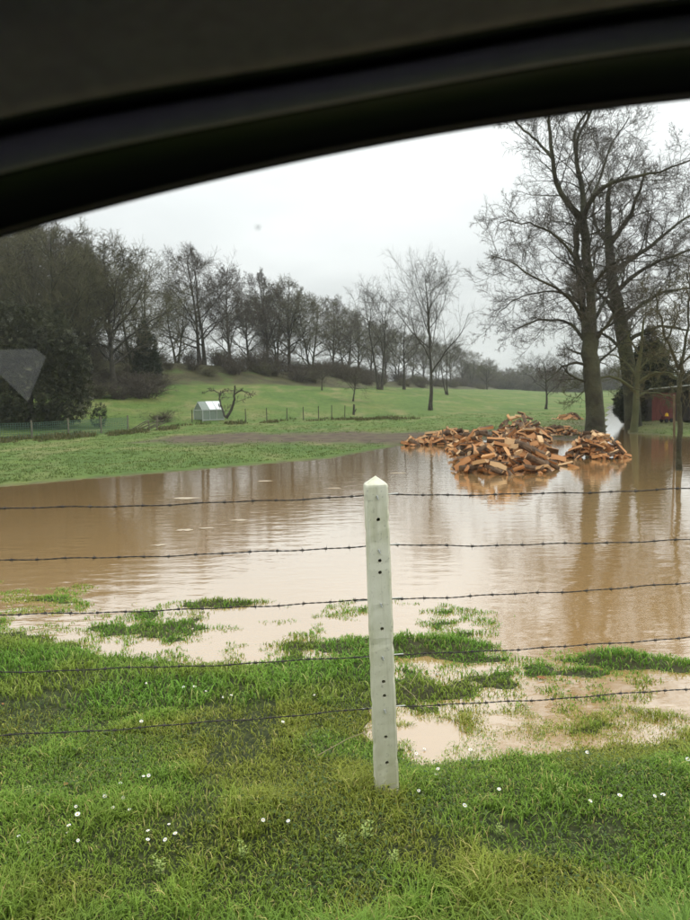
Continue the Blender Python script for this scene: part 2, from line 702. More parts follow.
m_bark = mat('bark_grey', (.038, .033, .026), (.075, .067, .050), 3, .9, .8, 9, dist=.06)
m_bark_moss = mat('bark_mossy', (.030, .029, .018), (.068, .070, .040), 1.6, .9, 1.0, 7, dist=.07)
m_twig = mat('twig_brown', (.062, .050, .038), (.105, .086, .064), 1.5, .9)
m_twig_olive = mat('twig_olive', (.085, .076, .042), (.135, .125, .068), 1.2, .9)
m_twig_green = mat('twig_green', (.075, .080, .035), (.120, .125, .060), 1.2, .9)
m_twig_grey = mat('twig_grey', (.075, .068, .056), (.115, .105, .088), 1.5, .9)


def bare_tree(seed, H=15.0, r0=.28, forks=1, nl=16, t0=.28, limb=.48, ang=48, trop=.10, n2=7, n3=6, n4=6, twig_r=.013, wander=.14, dome=True):
    """prototype bare tree; returns (trunk mesh data, twig mesh data) at the origin"""
    g = np.random.default_rng(seed)
    stems, rads = [], []
    K0 = 14
    for s in range(forks):
        p = np.zeros((K0, 3))
        d = nrm(np.array([g.normal(0, .04) + (s - (forks - 1) / 2) * .22, g.normal(0, .05), 1.0]))
        p[0] = ((s - (forks - 1) / 2) * r0 * 1.6, 0, -.3)
        for k in range(1, K0):
            d = nrm(d + g.normal(0, .05, 3) * np.array([1, 1, .2]) + UP * .10)
            p[k] = p[k - 1] + d * (H * (.80 if s == 0 else .74)) / (K0 - 1)
        stems.append(p)
        rr_ = r0 * (1 if forks == 1 else .8)
        tl = np.linspace(0, 1, K0)
        rads.append(rr_ * (1 - .86 * tl ** .9) * (1 + .55 * np.exp(-tl * 16)))
    P0, R0 = np.array(stems), np.array(rads)
    L0 = np.full(forks, H * .95)
    P1, R1, L1 = sprout(g, P0, R0, L0, max(6, int(nl / forks)), t0, .99, limb, ang, 11, 9, wander, trop, .55, .22, .62, .02, prof=(lambda q_: np.clip(1.0 - ((q_ - .32) / .78) ** 2, .16, 1)) if dome else None)
    P2, R2, L2 = sprout(g, P1, R1, L1, n2, .20, 1.0, .56, 44, 13, 6, wander * 1.1, .04, .55, .3, .40, .016)
    P3, R3, L3 = sprout(g, P2, R2, L2, n3, .15, 1.0, .60, 42, 14, 4, wander * 1.2, .03, .6, .4, .35, twig_r)
    P4, R4, L4 = sprout(g, P3, R3, L3, n4, .15, 1.0, .68, 40, 15, 2, wander * 1.2, .03, .7, .5, .3, twig_r * .75)
    a = join_parts([tubes(P0, R0, 9), tubes(P1, R1, 6), tubes(P2, R2, 4)])
    b = join_parts([tubes(P3, R3, 3), tubes(P4, R4, 3)])
    return a, b


def tree_proto(name, data, mb_, mt_):
    (Va, Qa), (Vb, Qb) = data
    return np_mesh(name + '_trunk', Va, Qa, mats=[mb_], smooth=True), np_mesh(name + '_crown', Vb, Qb, mats=[mt_])


PT = {
    'wide': tree_proto('wide', bare_tree(11, 15, .30, 2, 26, .16, .46, 54, .05, n2=8, n3=7), m_bark, m_twig),
    'round': tree_proto('round', bare_tree(12, 15, .27, 1, 26, .20, .42, 58, .045, n2=8, n3=7), m_bark, m_twig_olive),
    'upright': tree_proto('upright', bare_tree(13, 15, .24, 1, 24, .16, .34, 48, .06, n2=8, n3=7), m_bark, m_twig),
    'olive': tree_proto('olive', bare_tree(14, 15, .26, 2, 26, .10, .42, 54, .05, n2=8, n3=7), m_bark_moss, m_twig_olive),
    'open': tree_proto('open', bare_tree(15, 15, .24, 1, 17, .28, .52, 52, .06, n2=7, n3=6, n4=5, twig_r=.008), m_bark, m_twig_grey),
    'vfork': tree_proto('vfork', bare_tree(16, 15, .22, 2, 16, .34, .48, 50, .06, n2=7, n3=6, n4=5, twig_r=.008), m_bark, m_twig_grey),
    'small': tree_proto('small', bare_tree(17, 15, .34, 1, 16, .32, .62, 60, .02, n2=8, n3=6, n4=5, twig_r=.022), m_bark, m_twig),
}


def tree(proto, base, h, rz, label, group=None, name='bare_tree', lean=0.0, sx=1.0):
    s = h / 15.0
    e = empty(name, base, rz)
    e.scale = (s * sx, s * sx, s)
    e.rotation_euler = (0, lean, rz)
    mobj('trunk', PT[proto][0], e)
    mobj('crown', PT[proto][1], e)
    return tag(e, label, 'tree', group)


WOOD_L = 'leafless tree in the dense wood behind the dark evergreen'
for i, (px, Y, h, pr) in enumerate([(-60, 60, 15, 'olive'), (-25, 66, 16, 'round'), (8, 60, 15.5, 'olive'), (35, 66, 16.5, 'round'),
                                    (60, 60, 15.6, 'olive'), (84, 68, 15.5, 'upright'), (20, 78, 17, 'wide'),
                                    (70, 80, 16.0, 'wide'), (-8, 74, 16.5, 'olive'), (92, 64, 13.5, 'round')]):
    tree(pr, onG(px, Y) - Vector((0, 0, .1)), h, i * 1.7, WOOD_L, 'trees of the dense left wood')
tree('round', onG(114, 62), 14.2, .5, 'brown leafless tree with a straight dark trunk at the right end of the dense wood')
tree('olive', onG(138, 69), 13.6, 2.9, 'smaller leafless tree just left of the wide twin-trunked tree on the ridge')
tree('wide', onG(203, 85), 15.0, .15, 'wide domed leafless tree with twin trunks on the ridge above the greenhouse')
tree('upright', onG(233, 88), 13.4, 4.0, 'narrow leafless tree right beside the wide twin-trunked tree')
tree('upright', onG(268, 93), 14.2, 2.0, 'dark ivy-trunked leafless tree on the ridge left of the ridge notch')
tree('round', onG(290, 97), 13.8, 3.3, 'rounded leafless tree on the ridge above the two orchard trees')
tree('olive', onG(312, 101), 12.6, 5.1, 'leafless tree at the right end of the high ridge crowns')
tree('round', onG(250, 96), 11.5, 1.0, 'lower leafless tree filling the gap right of the narrow ridge tree')
tree('olive', onG(279, 101), 13.0, 4.4, 'leafless tree standing behind the ivy-trunked ridge tree')
tree('olive', onG(178, 84), 10.5, 2.4, 'low leafless tree under the left crown edge of the twin-trunked tree')
RG = 'leafless tree in the receding dark row at the field edge'
for i, (px, Y, h, pr) in enumerate([(332, 112, 13.5, 'upright'), (346, 118, 13, 'olive'), (358, 122, 12, 'round'), (370, 130, 12, 'upright'), (386, 138, 12.5, 'round'),
                                    (398, 146, 12, 'olive'), (412, 155, 12, 'upright'), (424, 168, 13, 'round'),
                                    (438, 180, 12, 'olive'), (451, 195, 13, 'round'), (463, 215, 13, 'upright'), (472, 235, 13, 'olive')]):
    tree(pr, onG(px, Y), h, i * 2.1 + .4, RG, 'trees of the receding ridge row')
tree('vfork', onG(380, 88), 14.2, .1, 'pale leafless tree with V-forked trunks in front of the dark row')
tree('open', onG(430, 62), 13.9, 1.2, 'tall pale leafless tree standing alone on the meadow beyond the wood heaps', sx=.74)
tree('open', onG(404, 92), 10.5, 3.0, 'thin leafless tree between the V-forked tree and the tall meadow tree')
tree('vfork', onG(447, 86), 8.0, 2.2, 'short curved leafless tree right of the tall meadow tree', lean=.12)
tree('open', onG(546, 66), 5.5, .8, 'small leafless tree alone on the far meadow left of the big tree', sx=1.25)
tree('round', onG(487, 185), 9.0, .2, 'misty leafless tree far off at the end of the ridge row')
tree('small', onG(322, 74), 3.0, .2, 'small dark orchard tree on the slope, upper of two', name='orchard_tree')
tree('small', onG(353, 66), 3.6, 2.2, 'small dark leaning orchard tree on the slope, lower of two', name='orchard_tree', lean=-.14)
FAR = 'hazy tree in the far wood at the end of the valley'
for i in range(34):
    px = 470 + i * 4.6 + rng.normal(0, 2)
    tree(['round', 'olive', 'upright'][i % 3], onG(px, 285 + rng.uniform(-15, 40)), 9.5 + rng.uniform(-1.5, 2), i * 1.3, FAR, 'trees of the far wood')


# ------------------------------------------------------------------ brush on the bank
def shrub_proto(seed, mt_, n=26, H=2.6):
    g = np.random.default_rng(seed)
    K = 6
    base = np.zeros((n, K, 3))
    base[:, 0, 0] = g.normal(0, .35, n)
    base[:, 0, 1] = g.normal(0, .35, n)
    base[:, 0, 2] = -.15
    d = nrm(np.stack([g.normal(0, .6, n), g.normal(0, .6, n), np.ones(n)], -1))
    ln = g.uniform(.6, 1.1, n) * H
    for k in range(1, K):
        d = nrm(d + g.normal(0, .16, (n, 3)) + np.array([0, 0, -.04]))
        base[:, k] = base[:, k - 1] + d * (ln / (K - 1))[:, None]
    r = np.linspace(.03, .012, K)[None, :] * np.ones((n, 1))
    P2, R2, L2 = sprout(g, base, r, ln, 9, .1, 1, .42, 45, 15, 4, .2, .03, .7, .5, .3, .012)
    P3, R3, L3 = sprout(g, P2, R2, L2, 5, .1, 1, .6, 45, 15, 3, .2, .02, .8, .6, .3, .010)
    V, q = join_parts([tubes(base, r, 4), tubes(P2, R2, 3), tubes(P3, R3, 3)])
    return np_mesh('shrub', V, q, mats=[mt_])


SH = [shrub_proto(31, m_twig), shrub_proto(32, m_twig_olive), shrub_proto(33, m_twig)]
k = 0
for i in range(len(RIDGE) - 2):
    a, b = RIDGE[i], RIDGE[i + 1]
    if i == 0:
        continue
    n = max(4, int(np.hypot(*(b - a)[:2]) / (1.9 if i < 5 else 5.0)))
    for j in range(n):
        for row in range(2):
            tpos = (j + rng.random()) / n
            off = 1.0 + row * 4.6 + rng.uniform(-2, 2)
            q = a + (b - a) * tpos
            dv = (b - a)[:2] / np.hypot(*(b - a)[:2])
            x, y = q[0] + dv[1] * off, q[1] - dv[0] * off
            if abs(x / y) > .56:
                continue
            s = rng.uniform(.55, 1.05) * (1.0, .8)[row]
            o = mobj('brush_shrub', SH[k % 3])
            o.location = (x, y, tz(x, y))
            o.rotation_euler = (0, 0, rng.random() * 6)
            o.scale = (s * 1.5, s * 1.5, s)
            pxs = 345 + FPX * x / y
            wh = ('left of the twin-trunked tree' if pxs < 165 else 'below the wide twin-trunked tree' if pxs < 222 else 'below the narrow ridge tree' if pxs < 256
                  else 'below the rounded ridge crowns' if pxs < 325 else 'below the receding dark tree row')
            tag(o, 'brown leafless shrub on the %s part of the bank %s' % (('upper', 'lower')[row], wh), 'shrub', 'shrubs of the ridge bank')
            k += 1
for i in range(16):
    px, Y = rng.uniform(60, 175), rng.uniform(57, 68)
    p = onG(px, Y)
    o = mobj('brush_shrub', SH[i % 3])
    o.location = p
    s = rng.uniform(.45, .9)
    o.scale = (s * 1.6, s * 1.6, s)
    o.rotation_euler = (0, 0, rng.random() * 6)
    tag(o, 'brown leafless shrub at the foot of the dense left wood', 'shrub', 'shrubs below the left wood')


for i in range(40):
    px = 462 + i * 4.2 + rng.normal(0, 2)
    p = onG(px, rng.uniform(255, 300))
    o = mobj('far_shrub', SH[i % 3])
    o.location = p
    s = rng.uniform(1.6, 2.6)
    o.scale = (s * 1.5, s * 1.5, s)
    o.rotation_euler = (0, 0, rng.random() * 6)
    tag(o, 'hazy shrub filling the foot of the far wood at the valley end', 'shrub', 'shrubs of the far wood')


# ------------------------------------------------------------------ evergreens
def evergreen(seed, lobes, n, size, cols, name='foliage'):
    """foliage sprays spread through overlapping lobes: (cx,cy,cz,rx,ry,rz)"""
    g = np.random.default_rng(seed)
    lob = np.array(lobes, float)
    w = lob[:, 3] * lob[:, 4] + lob[:, 3] * lob[:, 5]
    li = g.choice(len(lob), n, p=w / w.sum())
    d = nrm(g.normal(0, 1, (n, 3)))
    rad = g.uniform(.55, 1.05, n) ** .7
    lump = .82 + .36 * fbm(d[:, 0] * 2.5 + li * 3.1, d[:, 2] * 2.5 + d[:, 1] * 2, seed)
    c = lob[li, :3] + d * lob[li, 3:] * (rad * lump)[:, None]
    dirv = nrm(d + g.normal(0, .45, (n, 3)) + np.array([0, 0, .1]))
    side = nrm(np.cross(dirv, g.normal(0, 1, (n, 3))))
    V, T = [], []
    sz = size * g.uniform(.6, 1.4, n)
    tint_ = (g.random(n) * .6 + .4 * fbm(c[:, 0], c[:, 2], 5))[:, None]
    colr = np.array(cols[0]) * (1 - tint_) + np.array(cols[1]) * tint_
    # every spray: a drooping stem with four leaf triangles
    vv = []
    for s_, a_ in ((1, .15), (-1, .3), (1, .55), (-1, .75)):
        p0 = c + dirv * (sz * a_)[:, None]
        p1 = p0 + (dirv * .35 + side * s_ * .55) * sz[:, None]
        p2 = p0 + dirv * (sz * .28)[:, None] - np.array([0, 0, .04]) * sz[:, None]
        vv += [p0, p1, p2]
    V = np.stack(vv, 1).reshape(-1, 3)
    T = np.arange(len(V)).reshape(-1, 3)
    cc = np.repeat(colr, 12, 0)
    keep = V[:, 2].reshape(-1, 3).min(1) > .02
    return np_mesh(name, V, None, T[keep], mats=[m_leaf], cols=cc)


m_leaf = mat('evergreen_leaf', (.03, .05, .02), rough=.7, attr='tone')
YEW = ((.010, .016, .008), (.070, .070, .028))
CON = ((.012, .020, .009), (.036, .046, .018))


def ever_thing(name, base, fol, trunk_h, r, label, cat='tree', group=None, rz=0, sc=1.0):
    e = empty(name, base, rz)
    e.scale = (sc, sc, sc)
    b_ = MB()
    b_.bar((0, 0, -.3), (.05, .02, trunk_h), r, 8, r * .4)
    b_.build('trunk', m_bark, e, True)
    mobj('crown', fol, e)
    return tag(e, label, cat, group)


base = onG(28, 44)
lob = [(0, 0, 2.6, 3.2, 2.6, 2.7), (-2.8, .4, 3.0, 2.6, 2.4, 3.0), (.6, .2, 4.6, 2.3, 2.0, 2.4), (2.1, -.1, 2.0, 1.5, 1.8, 2.0), (-1.6, .3, 5.2, 2.2, 2, 2.1), (2.0, .3, 3.6, 1.5, 1.5, 1.6),
       (-4.2, .5, 4.6, 2.0, 2, 2.6)]
ever_thing('evergreen_tree', base, evergreen(51, lob, 22000, .26, YEW), 4.5, .35, 'large dark rounded evergreen at the left edge behind the netting fence')
f2 = evergreen(52, [(0, 0, 1.6, 1.2, 1.2, 1.6), (.1, 0, 3.2, .8, .8, 1.6), (-.1, .1, 4.5, .4, .4, 1.2)], 6000, .20, CON)
ever_thing('evergreen_tree', onG(148, 66), f2, 4.0, .12, 'slim dark green conifer among the brush left of the twin-trunked tree', rz=1)
f3 = evergreen(53, [(0, 0, .55, .42, .42, .6), (.15, 0, 1.0, .3, .3, .4)], 900, .10, ((.008, .014, .007), (.022, .030, .012)))
ever_thing('evergreen_bush', onG(97, 44), f3, .8, .04, 'small dark bush standing just behind the netting fence', 'bush')
# dark conifer and hedge behind the two flooded trees
f4 = evergreen(54, [(0, 0, 1.0, 1.7, 1.3, 1.2), (0, 0, 2.2, 1.2, 1.1, 1.3), (.05, 0, 3.3, .75, .7, 1.1), (0, 0, 4.2, .35, .35, .8)], 17000, .19, CON)
p = onG(649, 36.5)
ever_thing('evergreen_tree', p, f4, 3.6, .14, 'dark pointed conifer behind the slim mossy tree on the right', sc=.92)
f5 = evergreen(55, [(0, 0, .7, 1.0, .9, .9), (.7, .2, .6, .8, .7, .8), (-.6, 0, .5, .7, .7, .7)], 5000, .13, YEW)
for i, (px, Y, s, lb) in enumerate([(652, 42, 1.2, 'low dark hedge bush behind the conifer beside the flooded track'),
                                    (652, 35.5, 1.0, 'low dark hedge bush just left of the red shed'),
                                    (664, 38, 1.4, 'tall dark hedge bush behind the red shed'),
                                    (692, 38, 1.6, 'dark hedge bush behind the shed at the right edge')]):
    ever_thing('hedge_bush', onG(px, Y), f5, .5, .05, lb, 'bush', sc=s, rz=i * 1.3)


# ------------------------------------------------------------------ the big trees by the water, traced limb by limb
def traced_tree(name, label, Y, limbs, seed, mb_, mt_, n1, n2, n3, n4, spread=1.0, zb=-.35, twig=.006, wf=1.0):
    """limbs: list of [(px,py,width_px,depth offset m), ...]"""
    g = np.random.default_rng(seed)
    K = 14
    Ps, Rs, Ls = [], [], []
    sc_ = Y / FPX
    for li_, lm in enumerate(limbs):
        pts = []
        for (px, py, w, dy) in lm:
            p_ = atY(px, py, Y + dy)
            pts.append((p_.x, p_.y, p_.z, w * .5 * sc_ * wf * (1 if li_ < 3 else .86)))
        rs = resample(pts, K)
        wig = g.normal(0, .035, (K, 3)) * np.linspace(0, 1, K)[:, None]
        Ps.append(rs[:, :3] + wig)
        Rs.append(rs[:, 3])
        Ls.append(np.linalg.norm(np.diff(rs[:, :3], axis=0), axis=1).sum())
    P0, R0, L0 = np.array(Ps), np.array(Rs), np.array(Ls)
    b0 = np.array([P0[0, 0, 0], P0[0, 0, 1], zb])
    P0 = P0 - b0
    R0[0] *= 1 + .35 * np.exp(-np.linspace(0, 1, K) * 14)
    # side limbs leave in all directions so the crown is as deep as it is wide
    cnt = np.maximum(2, (L0 * n1)).astype(int)
    Lq = np.clip(L0, 1.5, 4.2)
    P1, R1, L1 = sprout(g, P0[0:1], R0[0:1], Lq[0:1], max(3, int(cnt[0] * .45)), .45, 1, .75 * spread, 62, 12, 8, .15, .06, .17, .25, .2, .010)
    Pb, Rb, Lb = sprout(g, P0[1:], R0[1:], Lq[1:], cnt[1:], .12, 1, .55 * spread, 48, 14, 8, .16, .05, .29, .25, .3, .009)
    P1, R1, L1 = np.concatenate([P1, Pb]), np.concatenate([R1, Rb]), np.concatenate([L1, Lb])
    P2, R2, L2 = sprout(g, P1, R1, L1, n2, .15, 1, .52, 42, 14, 6, .17, .06, .5, .35, .35, twig * 1.3)
    P3, R3, L3 = sprout(g, P2, R2, L2, n3, .15, 1, .55, 42, 15, 3, .19, .02, .65, .5, .3, twig)
    P4, R4, L4 = sprout(g, P3, R3, L3, n4, .15, 1, .62, 42, 15, 2, .19, .02, .75, .6, .3, twig * .8)
    e = empty(name, tuple(b0))
    Va, Qa = join_parts([tubes(P0, R0, 12)])
    tr = mobj('trunk', np_mesh('trunk', Va, Qa, mats=[mb_], smooth=True), e)
    Vb, Qb = join_parts([tubes(P1, R1, 6), tubes(P2, R2, 4)])
    mobj('limbs', np_mesh('limbs', Vb, Qb, mats=[mb_], smooth=True), e)
    Vc, Qc = join_parts([tubes(P3, R3, 3), tubes(P4, R4, 3)])
    mobj('crown', np_mesh('crown', Vc, Qc, mats=[mt_]), e)
    return tag(e, label, 'tree')


def T1(px, py):
    return 470 + px * .319, 90 + py * .319


BT = [
    [(595, 446, 28, 0), (595, 425, 26, 0), (594, 400, 24, 0), (592, 370, 23, 0), (590, 345, 23, 0), (589, 325, 20, 0), (588, 310, 15, 0)],
    [(592, 330, 13, -.1), (591, 300, 12, -.1), (588, 270, 12, -.1), (585, 240, 12, 0), (583, 217, 11, 0)],
    [(586, 335, 11, .2), (582, 300, 9, .3), (578, 265, 8, .25), (576, 243, 8, .15), (580, 217, 8, 0)],
    [(581, 220, 10, 0), (572, 208, 9, -.1), (562, 197, 8, -.2), (555, 180, 7, -.3), (552, 155, 6, -.4), (549, 125, 5, -.4), (553, 100, 4, -.5), (556, 72, 2.5, -.5)],
    [(552, 158, 5, -.4), (544, 148, 4, -.2), (530, 135, 3.5, .2), (517, 124, 3, .6), (505, 102, 2, .8)],
    [(583, 220, 10, 0), (584, 200, 9, .2), (580, 175, 7, .4), (574, 152, 6, .6), (579, 134, 5, .7), (588, 118, 4, .9), (597, 98, 3, 1), (606, 78, 2, 1.2)],
    [(575, 153, 5, .6), (574, 132, 4, .4), (582, 118, 3.5, .2), (594, 107, 3, 0), (612, 92, 2, -.2)],
    [(584, 216, 9, 0), (589, 201, 8, -.3), (600, 188, 7, -.6), (615, 181, 6, -.8), (630, 178, 5, -1), (648, 174, 4, -1.2), (668, 169, 3, -1.4), (692, 160, 2.4, -1.5), (716, 146, 1.6, -1.6)],
    [(586, 212, 6, 0), (592, 196, 5, .6), (601, 178, 4, 1.2), (606, 158, 3.5, 1.6), (615, 138, 2.5, 2.0), (630, 118, 1.8, 2.3)],
    [(582, 318, 7, 0), (572, 300, 5, -.4), (556, 288, 4, -.9), (535, 278, 3, -1.2), (511, 262, 2, -1.5), (490, 255, 1.4, -1.7)],
    [(584, 340, 6, 0), (574, 326, 5, .4), (560, 320, 4, .9), (535, 320, 3, 1.2), (514, 330, 2, 1.5)],
    [(582, 305, 6, 0), (568, 294, 4, .4), (548, 290, 3, 1.0), (520, 296, 2, 1.4), (500, 312, 1.4, 1.8)],
    [(578, 262, 6, 0), (566, 245, 4, -.3), (548, 230, 3, -.7), (525, 222, 2.4, -1.0), (500, 222, 1.6, -1.3)],
    [(593, 345, 7, 0), (604, 328, 5, -.4), (616, 312, 4, -.8), (630, 305, 2.5, -1.2)],
    [(592, 325, 7, 0), (602, 305, 5, .5), (612, 290, 4, 1.0), (624, 270, 2.5, 1.5)],
    [(590, 290, 6, -.1), (600, 276, 5, -.6), (614, 262, 4, -1.2), (632, 255, 2.4, -1.6)],
    [(586, 365, 5, 0), (574, 362, 4, -.3), (560, 368, 3, -.7), (545, 384, 2, -1.0)],
]
traced_tree('big_tree', 'tallest leafless tree with a thick mossy trunk at the water edge', 28.6, BT, 61, m_bark_moss, m_twig_grey, 3.0, 7, 6, 5, .92, twig=.0052, wf=.72)
BT2 = [
    [(634, 440, 17, 0), (632, 400, 17, 0), (628, 365, 17, 0), (623, 340, 16, 0), (619, 312, 15, 0), (614, 290, 14, 0), (609, 262, 11, 0), (609, 240, 9, 0), (608, 215, 7, 0), (606, 196, 5, 0), (612, 178, 3, 0)],
    [(610, 244, 7, 0), (622, 228, 5, -.4), (633, 210, 4, -.7), (640, 190, 3, -.9), (646, 170, 2, -1)],
    [(613, 272, 7, 0), (632, 258, 5.5, .4), (652, 246, 4.5, .8), (674, 226, 3, 1.0), (700, 210, 2, 1.3)],
    [(616, 292, 7, 0), (634, 275, 5, -.7), (656, 262, 4, -1.3), (680, 255, 3, -1.8), (706, 240, 2, -2.2)],
    [(609, 245, 5, 0), (598, 232, 4, .5), (592, 214, 3, 1), (596, 192, 2, 1.4)],
    [(620, 325, 7, 0), (640, 305, 5, .6), (662, 292, 4, 1.0), (690, 288, 2.5, 1.5)],
    [(622, 345, 6, 0), (642, 332, 5, -.5), (664, 325, 3.5, -1), (688, 330, 2.5, -1.5)],
    [(618, 318, 6, 0), (606, 300, 4, -.6), (596, 288, 3, -1.2), (588, 270, 2, -1.6)],
    [(624, 352, 5, 0), (610, 338, 4, .6), (598, 332, 3, 1.1), (580, 336, 2, 1.5)],
]
traced_tree('big_tree', 'second tall leafless tree with a bent dark trunk, right of the tallest tree', 33.0, BT2, 62, m_bark_moss, m_twig, 4.0, 7, 6, 5, 1.0, twig=.0062, wf=.85)
BT3 = [
    [(633, 445, 12, 0), (634, 425, 10, 0), (636, 405, 9, 0), (637, 385, 8, 0), (638, 365, 6, 0), (642, 340, 4, 0), (645, 318, 2.4, 0)],
    [(636, 392, 5, 0), (622, 380, 4, -.4), (606, 376, 3, -.8), (590, 384, 2, -1.1), (576, 398, 1.3, -1.3)],
    [(637, 384, 5, 0), (650, 374, 4, -.3), (666, 372, 3, -.6), (682, 380, 2, -.9)],
    [(637, 376, 4, 0), (626, 362, 3, .4), (612, 354, 2.4, .8), (598, 356, 1.6, 1.0)],
    [(638, 370, 4, 0), (652, 356, 3, .4), (666, 350, 2.2, .7), (682, 352, 1.5, .9)],
    [(636, 398, 4, 0), (646, 392, 3, .3), (662, 394, 2.4, .5), (676, 400, 1.5, .7)],
    [(640, 356, 3.4, 0), (630, 340, 2.4, -.3), (622, 325, 1.6, -.5)],
]
traced_tree('mossy_tree', 'slim green mossy tree with low spreading branches in front of the conifer', 31.0, BT3, 63, m_twig_green, m_twig_green, 4.0, 6, 5, 3, .62, twig=.007, wf=.70)
BT4 = [
    [(679, 474, 10.5, 0), (679, 450, 10, 0), (680, 425, 9.5, 0), (680, 400, 9, 0), (679, 380, 8.5, 0), (679, 366, 8, 0)],
    [(679, 370, 6.5, 0), (672, 352, 5, -.1), (664, 334, 4, -.2), (658, 312, 2.8, -.3), (655, 292, 1.6, -.3)],
    [(680, 370, 6.5, 0), (684, 350, 5.4, .1), (688, 328, 4.4, .2), (690, 300, 3.2, .3), (688, 272, 2, .4)],
    [(680, 366, 4.5, 0), (692, 354, 3.6, -.2), (706, 344, 2.6, -.4), (720, 322, 1.6, -.6)],
    [(677, 372, 4, 0), (664, 362, 3, .3), (650, 354, 2.2, .5), (640, 340, 1.4, .7)],
    [(667, 340, 3.6, -.2), (676, 322, 2.6, -.4), (680, 300, 1.6, -.6)],
    [(681, 382, 3.4, 0), (692, 374, 2.6, .4), (706, 372, 1.6, .7)],
]
traced_tree('young_tree', 'young bare tree standing in the water at the right edge', 16.9, BT4, 64, m_bark_moss, m_twig_olive, 5.0, 6, 5, 3, .62, zb=-.45, twig=.0042, wf=.52)
# thin stake beside the young tree
mb = MB()
p0, p1 = G(674.5, 468), atY(674, 395, 16.6)
mb.bar((p0.x, p0.y, -.45), p1, .028, 8, .024)
mb.bar((p0.x, p0.y, .25), (p0.x + .16, p0.y + .2, .27), .008, 5)
tag(mb.build('tree_stake', mat('stake_wood', (.10, .085, .06), (.15, .13, .095), 8, .9)), 'thin wooden stake in the water beside the young bare tree', 'stake')
# crooked tree beside the greenhouse
BT5 = [
    [(226, 418, 5, 0), (231, 411, 4.5, 0), (234, 402, 4, 0), (235, 394, 3.2, 0), (234, 386, 2.4, 0)],
    [(225, 417, 3.5, 0), (222, 408, 3, .3), (219, 399, 2.4, .5), (221, 391, 1.8, .6)],
    [(235, 394, 2.4, 0), (241, 390, 2, -.2), (248, 392, 1.5, -.4), (252, 398, 1.1, -.5)],
    [(221, 394, 2, .5), (213, 390, 1.6, .5), (206, 392, 1.2, .6)],
]
traced_tree('crooked_tree', 'crooked low bare tree leaning over the greenhouse', 49, BT5, 65, m_bark, m_twig, 2.5, 5, 3, 2, .7, wf=.6, zb=tz(onG(226, 49).x, 49) - .2, twig=.012)

# ------------------------------------------------------------------ greenhouse
gp = onG(208, 50)
gh = tag(empty('greenhouse', gp, R(38)), 'small glass greenhouse with a white roof on the meadow', 'greenhouse')
m_alu = mat('greenhouse_frame', (.42, .44, .42), rough=.5)
m_roofw = mat('greenhouse_roof', (.72, .76, .76), (.82, .85, .85), 3, .35)
m_gpane = bpy.data.materials.new('greenhouse_pane')
m_gpane.use_nodes = True
pp = m_gpane.node_tree.nodes['Principled BSDF']
pp.inputs['Base Color'].default_value = (.30, .36, .31, 1)
pp.inputs['Roughness'].default_value = .25
pp.inputs['Alpha'].default_value = .55
W_, D_, HE, HR = 1.55, 1.25, .68, 1.22
fm = MB()
for sx in (-1, 1):
    for sy in (-1, 1):
        fm.box((sx * W_ / 2, sy * D_ / 2, HE / 2 - .05), (.05, .05, HE + .1))
for sy in (-1, 1):
    fm.box((0, sy * D_ / 2, HE), (W_, .05, .05))
    fm.box((0, sy * D_ / 2, .03), (W_, .06, .06))
for sx in (-1, 1):
    fm.box((sx * W_ / 2, 0, HE), (.05, D_, .05))
    for sy in (-1, 1):
        fm.bar((sx * W_ / 2, sy * D_ / 2, HE), (sx * W_ / 2, 0, HR), .028, 4)
for j in range(1, 3):
    x = -W_ / 2 + W_ * j / 3
    for sy in (-1, 1):
        fm.box((x, sy * D_ / 2, HE / 2), (.04, .04, HE - .06))
fm.box((0, 0, HR), (W_ + .06, .06, .05))
fm.build('frame', m_alu, gh)
for j in range(3):
    x = -W_ / 2 + W_ * (j + .5) / 3
    for sy in (-1, 1):
        pm = MB()
        pm.box((x, sy * (D_ / 2 - .002), HE / 2), (W_ / 3 - .05, .012, HE - .08))
        pm.build('pane', m_gpane, gh)
        ln = math.hypot(D_ / 2, HR - HE)
        an = math.atan2(HR - HE, D_ / 2)
        pm = MB()
        rot = Matrix.Rotation(-sy * an, 3, 'X')
        pm.box((x, sy * (D_ / 4 + .01), (HE + HR) / 2 + .035), (W_ / 3 - .035, ln, .015), rot)
        pm.build('roof_panel', m_roofw if j != 0 or sy > 0 else m_gpane, gh)
for sx in (-1, 1):
    pm = MB()
    pm.add([(sx * (W_ / 2), -D_ / 2 + .03, .06), (sx * (W_ / 2), D_ / 2 - .03, .06), (sx * (W_ / 2), D_ / 2 - .03, HE), (sx * (W_ / 2), 0, HR - .04), (sx * (W_ / 2), -D_ / 2 + .03, HE)], [(0, 1, 2, 3, 4)])
    pm.build('gable_pane', m_gpane, gh)

